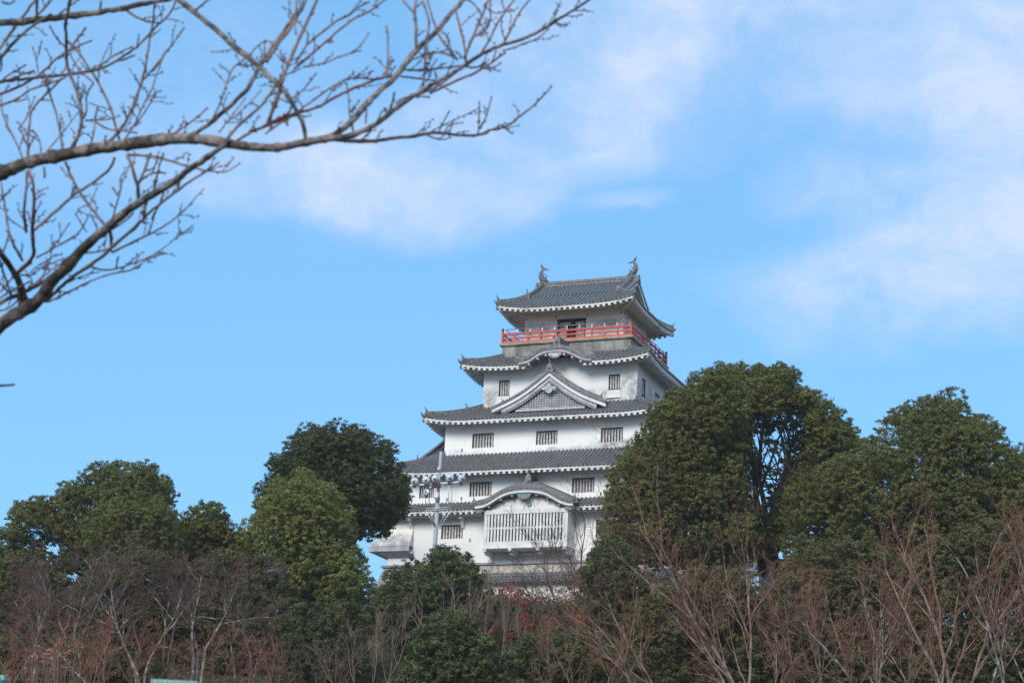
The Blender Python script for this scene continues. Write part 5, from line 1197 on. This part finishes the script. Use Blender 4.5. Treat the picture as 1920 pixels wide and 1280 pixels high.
for P, a, b, k in [
    (zC([(-20, 735), (110, 670), (290, 630), (420, 550), (560, 490), (660, 455), (750, 440)]), 4.5, 3, 'r'), (zC([(-10, 780), (100, 700), (180, 650), (340, 530), (440, 470), (510, 445), (600, 465), (700, 450)]), 2.5, 2, 'r'),
    (zC([(0, 360), (60, 260), (150, 150), (200, 60), (240, -20)]), 5.5, 4, 't'), (zC([(10, 720), (60, 560), (100, 440), (150, 320), (200, 200), (260, 80), (300, -20)]), 6, 4.5, 't'), (zC([(160, 400), (280, 300), (380, 210), (500, 110), (600, 70), (660, 20), (700, -10)]), 3, 2.5, 'r'),
    (zC([(210, 390), (320, 375), (420, 330), (500, 310), (560, 250), (590, 195)]), 2.2, 1.5, 't'), (zC([(170, 360), (240, 250), (340, 175), (420, 110), (490, 90), (530, 40), (590, 15)]), 3, 2, 't'), (zC([(690, 440), (710, 340), (700, 270), (710, 200), (695, 160)]), 2.4, 1.8, 't'),
    (zC([(870, 280), (865, 200), (870, 150), (855, 80), (870, -10)]), 4.5, 3.5, 't'), (zC([(855, 75), (820, 40), (785, -10)]), 2.6, 2, 't'), (zC([(910, 500), (920, 350), (935, 250), (945, 120), (920, 50), (900, -10)]), 3, 2.2, 't'),
    (zC([(1160, 380), (1150, 280), (1120, 150), (1098, 60)]), 3, 2, 'r'), (zC([(1110, 350), (1040, 270), (1000, 210), (970, 130), (930, -10)]), 2.8, 2, 'r'), (zC([(1150, 330), (1165, 290), (1210, 190), (1250, 90), (1290, -10)]), 4.5, 3, 't'), (zC([(1210, 210), (1270, 190), (1310, 110), (1290, 40), (1300, 0)]), 2.4, 2, 't'),
    (zC([(1240, 320), (1290, 240), (1340, 130), (1400, 50), (1445, -10)]), 3, 2.5, 't'), (zC([(1370, 260), (1420, 170), (1460, 80), (1530, -5)]), 2.8, 2, 'r'), (zC([(1370, 295), (1440, 280), (1500, 250), (1560, 235), (1600, 210), (1630, 175)]), 2.4, 1.3, 't'), (zC([(780, 445), (860, 455), (920, 465), (990, 470)]), 2.2, 1.8, 'r'),
    (zC([(800, 405), (920, 410), (1020, 395), (1120, 380), (1220, 400), (1270, 370)]), 2.8, 2, 't'), (zC([(850, 345), (940, 310), (1020, 300), (1090, 335)]), 2.4, 1.8, 't'), (zC([(950, 540), (1100, 470), (1200, 430), (1300, 370), (1380, 310)]), 3.2, 2.5, 'r'), (zC([(880, 550), (960, 520), (1040, 470), (1100, 420)]), 3.2, 2.4, 'r'),
    (zC([(1000, 765), (1020, 710), (1055, 655)]), 2, 1.4, 't'), (zC([(960, 760), (1060, 710), (1150, 670), (1230, 630)]), 1.5, 1, 't'), (zC([(1225, 790), (1235, 700), (1235, 600)]), 1.8, 1.2, 't'), (zC([(1240, 750), (1280, 670), (1305, 570)]), 1.8, 1.2, 't'), (zC([(1060, 790), (1065, 750), (1085, 700)]), 1.8, 1.2, 't'),
    (zC([(930, 785), (1000, 810), (1040, 830), (1060, 800)]), 1.8, 1.4, 't'), (zC([(510, 790), (495, 720), (475, 650), (480, 590), (465, 490)]), 2.6, 1.8, 't'), (zC([(575, 720), (580, 650), (580, 590)]), 2, 1.5, 't'), (zC([(700, 665), (740, 590), (740, 545)]), 3, 2.5, 't'), (zC([(1370, 745), (1420, 740), (1460, 730)]), 1.2, 1, 't'),
    (zC([(750, 600), (800, 560), (900, 560), (940, 565)]), 2.6, 2, 'r'), (zC([(930, 480), (960, 400), (955, 355), (985, 350)]), 1.8, 1.5, 'r'), (zC([(1260, 395), (1310, 410), (1355, 370)]), 2, 1.6, 't'), (zC([(1160, -5), (1210, 10), (1240, 80)]), 2, 1.2, 't'), (zC([(1300, 60), (1330, 100), (1370, 70)]), 1.8, 1.2, 't'),
    (zC([(150, 570), (200, 540), (250, 480), (280, 435)]), 2.2, 1.6, 'r'), (zC([(340, 590), (380, 520), (440, 470)]), 2, 1.6, 't'), (zC([(80, 440), (150, 430), (190, 400)]), 2, 1.6, 't'), (zC([(170, 200), (160, 110), (180, 60), (170, -5)]), 2.6, 2, 't'), (zC([(140, 80), (125, 30), (130, 0)]), 2, 1.6, 't'), (zC([(100, 660), (130, 700), (120, 720)]), 2.4, 2, 't'),
    (zA([(1180, 915), (1260, 880), (1350, 830), (1500, 700), (1620, 590), (1680, 470), (1740, 370), (1800, 280), (1900, 150), (1960, 60)]), 7.5, 5, 'b'), (zA([(600, 1000), (700, 940), (780, 870), (850, 750), (910, 590), (940, 500), (975, 300), (990, 200), (1005, 100), (1010, 20)]), 5.5, 2.2, 't'),
    (zA([(940, 520), (1000, 460), (1070, 360), (1130, 290), (1200, 190)]), 3.2, 1.8, 't'), (zA([(800, 940), (880, 820), (930, 700), (990, 600), (1040, 450), (1065, 380)]), 2.4, 1.5, 't'), (zA([(880, 830), (930, 760), (1000, 650), (1015, 600)]), 2.2, 1.8, 't'),
    (zA([(-20, 540), (120, 520), (300, 500), (450, 490), (600, 465), (720, 430), (800, 370), (900, 310), (980, 220), (1050, 150), (1120, 90), (1145, 20)]), 5, 2.5, 't'), (zA([(-10, 620), (130, 570), (230, 510), (320, 440), (380, 370), (440, 340), (520, 300), (590, 270)]), 3.5, 2.2, 'r'),
    (zA([(-10, 695), (100, 660), (150, 620), (200, 580), (330, 550), (420, 510)]), 3, 2.2, 'r'), (zA([(450, 1010), (510, 900), (540, 780), (520, 650), (490, 550), (440, 450), (430, 350), (440, 270), (420, 180), (440, 100), (460, -10)]), 6.5, 3, 't'),
    (zA([(790, 950), (760, 850), (740, 750), (700, 650), (650, 560), (610, 480), (580, 440), (530, 370), (490, 300), (440, 270)]), 3.8, 3, 't'), (zA([(410, 990), (390, 830), (350, 680), (310, 560), (290, 490)]), 3, 2.4, 't'), (zA([(180, 1040), (185, 930), (190, 800), (210, 700), (300, 620), (400, 520)]), 3.8, 2.5, 't'),
    (zA([(268, 1010), (265, 900), (220, 850), (190, 850)]), 2.4, 2, 't'), (zA([(150, 1040), (110, 940), (50, 830), (10, 740), (10, 620)]), 2.4, 1.8, 't'), (zA([(-10, 400), (60, 310), (170, 200), (240, 150), (330, 100)]), 5, 4, 'b'), (zA([(-10, 330), (80, 200), (150, 110), (240, -10)]), 4.5, 3.5, 't'),
    (zA([(230, 110), (290, 60), (345, -10)]), 3.4, 3, 't'), (zA([(390, 90), (460, 40), (520, -5)]), 2.4, 2, 't'), (zA([(240, 90), (245, -10)]), 3.2, 2.8, 't'), (zA([(560, 790), (630, 780), (700, 790), (775, 760)]), 2.4, 1.5, 't'), (zA([(630, 800), (700, 855), (800, 850), (890, 870)]), 2.6, 2, 't'),
    (zA([(620, 790), (635, 715)]), 3.4, 2.5, 't'), (zA([(530, 790), (580, 740), (560, 660), (560, 600), (605, 555)]), 2.8, 1.8, 't'), (zA([(590, 950), (620, 870), (620, 790)]), 2.4, 2, 't'), (zA([(630, 455), (700, 390), (790, 340), (860, 310)]), 2.6, 2, 't'), (zA([(1130, 880), (1280, 780), (1350, 715)]), 2.6, 1.8, 'r'),
    (zA([(1380, 800), (1450, 660), (1470, 590), (1520, 440), (1600, 390), (1740, 250), (1785, 295)]), 2.4, 1.4, 't'), (zA([(1430, 870), (1500, 780), (1560, 710), (1600, 650)]), 2.2, 1.5, 't'), (zA([(1490, 800), (1600, 710), (1700, 600)]), 1.7, 1.2, 't'), (zA([(1470, 930), (1560, 820), (1680, 720), (1750, 640), (1800, 570), (1850, 500), (1920, 330)]), 4.5, 3.5, 't'),
    (zA([(1540, 930), (1650, 860), (1800, 800), (1930, 755)]), 4.6, 4, 't'), (zA([(1750, 800), (1800, 700), (1835, 590)]), 4, 3.5, 't'), (zA([(470, 310), (530, 220), (555, 190)]), 2.8, 2.4, 't'), (zA([(610, 540), (520, 460), (460, 360)]), 1.9, 1.5, 'r'), (zA([(400, 290), (350, 230), (330, 180)]), 1.8, 1.5, 'r'),
    (zA([(250, 480), (240, 380), (215, 320)]), 1.5, 1, 't'), (zA([(240, 390), (260, 340), (270, 280)]), 1.4, 1, 't'), (zA([(20, 520), (90, 470), (160, 430)]), 2.4, 1.8, 't'), (zA([(50, 525), (130, 495), (215, 465)]), 2.2, 1.8, 't'), (zA([(830, 70), (900, 120), (970, 150), (1040, 150)]), 3, 2, 't'),
    (zA([(0, 470), (30, 380), (-10, 340)]), 2.4, 2, 't'), (zA([(650, 90), (660, 20)]), 5, 2.5, 't'), (zA([(1100, 890), (1125, 830)]), 2.2, 1.4, 't'), (zA([(300, 1000), (360, 930), (440, 830), (510, 740)]), 1.8, 1.3, 'r'), (zA([(130, 850), (160, 900), (180, 950)]), 2.4, 2, 't'), (zA([(120, 845), (170, 790), (200, 700), (225, 640)]), 2, 1.4, 't'),
    (zA([(910, 550), (880, 500), (850, 455)]), 1.5, 1, 't'), (zA([(1280, 70), (1330, 20), (1380, -10)]), 3, 2, 't'), (zA([(10, 10), (60, 50), (90, 10)]), 2.4, 2, 't'), (zA([(1000, 470), (1060, 400), (1075, 360)]), 1.8, 1.4, 't'),
    (zB([(320, 1035), (420, 940), (500, 870), (600, 800), (700, 740), (790, 650), (870, 580), (950, 520), (1040, 420), (1150, 330), (1270, 240), (1350, 180), (1440, 130), (1535, 60)]), 7, 2.2, 't'), (zB([(775, 530), (800, 610), (780, 670)]), 5, 4, 't'), (zB([(600, 695), (740, 680), (800, 650)]), 2.6, 2.4, 't'),
    (zB([(790, 690), (950, 610), (1080, 550), (1180, 490), (1270, 430), (1330, 360), (1430, 250)]), 3.4, 1, 't'), (zB([(340, 1040), (480, 970), (600, 910), (720, 860), (850, 820), (930, 825), (1000, 760), (1100, 710), (1150, 700)]), 2.8, 1.5, 't'), (zB([(640, 790), (720, 820), (850, 800), (950, 760), (1050, 730), (1170, 650), (1250, 580), (1350, 510)]), 2.6, .9, 't'),
    (zB([(120, 840), (220, 740), (250, 700), (225, 560), (240, 400), (240, 220), (205, 120)]), 6.5, 4, 'r'), (zB([(160, 750), (100, 640), (60, 560), (40, 400), (5, 180)]), 4.2, 2, 't'), (zB([(230, 540), (300, 480), (400, 390), (550, 260), (700, 170), (790, 90), (805, 30)]), 5, 3.5, 't'),
    (zB([(750, 510), (660, 400), (560, 270), (500, 150), (465, 60)]), 4, 3.5, 't'), (zB([(185, 545), (165, 400), (180, 300), (190, 130)]), 4.2, 3, 't'), (zB([(60, 450), (110, 490), (170, 525)]), 1.7, 1.2, 't'), (zB([(980, 345), (970, 200), (930, 90), (905, 20)]), 6, 4.5, 't'), (zB([(975, 210), (1030, 80), (1060, 0)]), 4, 3, 't'),
    (zB([(990, 185), (1080, 110), (1160, 130)]), 2.8, 2, 't'), (zB([(790, 455), (830, 330), (860, 200), (905, 90)]), 2.2, 1.6, 't'), (zB([(830, 285), (800, 240)]), 2.4, 2, 't'), (zB([(1080, 280), (1110, 130), (1150, 0)]), 2.6, 2, 't'), (zB([(260, 725), (400, 650), (480, 600), (560, 560), (620, 440)]), 2.8, 1.4, 't'),
    (zB([(370, 655), (430, 580), (485, 490)]), 1.8, 1.2, 't'), (zB([(610, 545), (575, 490), (540, 430)]), 1.4, 1, 't'), (zB([(-10, 890), (60, 980), (120, 1010)]), 2.4, 2, 't'), (zB([(-5, 740), (40, 880), (75, 985)]), 2.8, 2.4, 't'), (zB([(0, 970), (80, 870), (110, 840), (200, 850)]), 2.8, 2.4, 't'), (zB([(195, 865), (300, 790), (440, 735)]), 2, 1.4, 't'),
    (zB([(215, 835), (240, 790), (355, 735)]), 1.8, 1.3, 't'), (zB([(15, 700), (50, 620), (60, 560)]), 2.4, 2, 't'), (zB([(1050, 555), (1080, 470), (1095, 415)]), 1.8, 1.3, 't'), (zB([(900, 775), (950, 720), (1005, 690)]), 1.8, 1.2, 't'), (zB([(820, 795), (835, 725)]), 2, 1.7, 't'), (zB([(690, 535), (650, 440)]), 1.8, 1.4, 't'),
    (zB([(620, 370), (665, 300), (680, 245)]), 1.8, 1.2, 't'), (zB([(900, 0), (1100, 10), (1250, 60), (1360, 90), (1500, 125), (1610, 125), (1685, 65)]), 4, 1.4, 't'), (zB([(1420, 132), (1540, 60)]), 1.8, 1.4, 't'), (zB([(1015, 455), (1030, 350), (1040, 310)]), 3.2, 2.6, 't'), (zB([(1155, 270), (1130, 350), (1075, 445)]), 2.8, 2.2, 't'),
    (zB([(940, 410), (890, 470), (800, 520)]), 2.6, 3, 't'), (zB([(0, 1010), (60, 960), (130, 940), (200, 900)]), 2.6, 2, 't'), (zB([(0, 1100), (50, 1105), (100, 1060), (140, 1010)]), 2.6, 2.2, 't'), (zB([(310, 90), (315, 150)]), 3.4, 2.6, 't'), (zB([(430, 90), (480, 160), (500, 170)]), 2.2, 2, 't'), (zB([(0, 330), (30, 290), (65, 262)]), 2.4, 2, 't'),
    (zB([(480, 905), (560, 860), (640, 835), (690, 830)]), 1.7, 1.2, 't'), (zB([(560, 600), (570, 650), (640, 640)]), 1.4, 1, 't'), (zB([(1200, 620), (1260, 570), (1355, 505)]), 1.2, .8, 't'), (zB([(230, 930), (300, 860), (380, 800), (500, 720)]), 2, 1.5, 't'), (zB([(150, 990), (260, 900), (330, 820), (360, 700), (380, 620)]), 2, 1.3, 't'),
    ([(-12, 722), (8, 723), (24, 721)], 4, 2.5, 't')]:
    trace(P, a, b, k)
off = (TRK[0], TRK[1], 0)
# trunk and the limbs that lead from it into the picture
tk = Tubes(); f0 = np.array([TRK[0], TRK[1], 0.])
tk.add([f0-np.array([0, 0, .3]), f0+np.array([.05, 0, 1.]), f0+np.array([-.05, .05, 2.2]), f0+np.array([.05, 0, 3.6]), f0+np.array([.15, 0, 4.7])], [.24, .19, .17, .15, .12], 12)
for (u, v, z, r) in ((-14, 151/3.491, 4.7, .03), (-28, 336, 4.5, .045), (-14, 290+1255/3.764, 3.9, .05), (-8, 290+1068/3.764, 4.2, .02), (-10, 462, 4.3, .02)):
    e = at(u, v, dfield(u, v)); s_ = f0+np.array([.1, 0, z-.25]); m1 = s_*.6+e*.4+np.array([0, 0, -.02]); tk.add([s_, s_*.8+e*.2+np.array([0, .03, .05]), m1, s_*.25+e*.75+np.array([0, 0, -.05]), e], [max(r*1.6, .06), r*1.4, r*1.25, r*1.1, r*.95], 8)
tk.build('trunk', M_ch, CH, off); chb.build('branches', M_ch, CH, off); 
nf = sum(len(f) for f in cht.F)
cht.V += chr_.V; cht.F += [f+cht.n for f in chr_.F]
tw = cht.build('twigs', [M_cht, M_chr], CH, off)
mi = np.zeros(len(tw.data.polygons), dtype=np.int32); mi[nf:] = 1; tw.data.polygons.foreach_set('material_index', mi)

# ------------------------------------------------------------------ air between the camera and the hill
def haze():
    x0, x1, y0, y1, z0, z1 = -2600, 2600, -2100, 4600, -3, 75
    mb = MB(); mb.box(x0, x1, y0, y1, z0, z1)
    m = bpy.data.materials.new('haze_air'); m.use_nodes = True; t = m.node_tree; t.nodes.clear()
    o = N(t, 'ShaderNodeOutputMaterial'); v = N(t, 'ShaderNodeVolumePrincipled'); v.inputs['Color'].default_value = (.92, .92, .90, 1); v.inputs['Density'].default_value = HAZE
    t.links.new(v.outputs[0], o.inputs['Volume']); h = mb.build('haze', m); meta(h, 'thin pale air over the whole scene', 'haze', kind='stuff')
HAZE = .00018
haze()
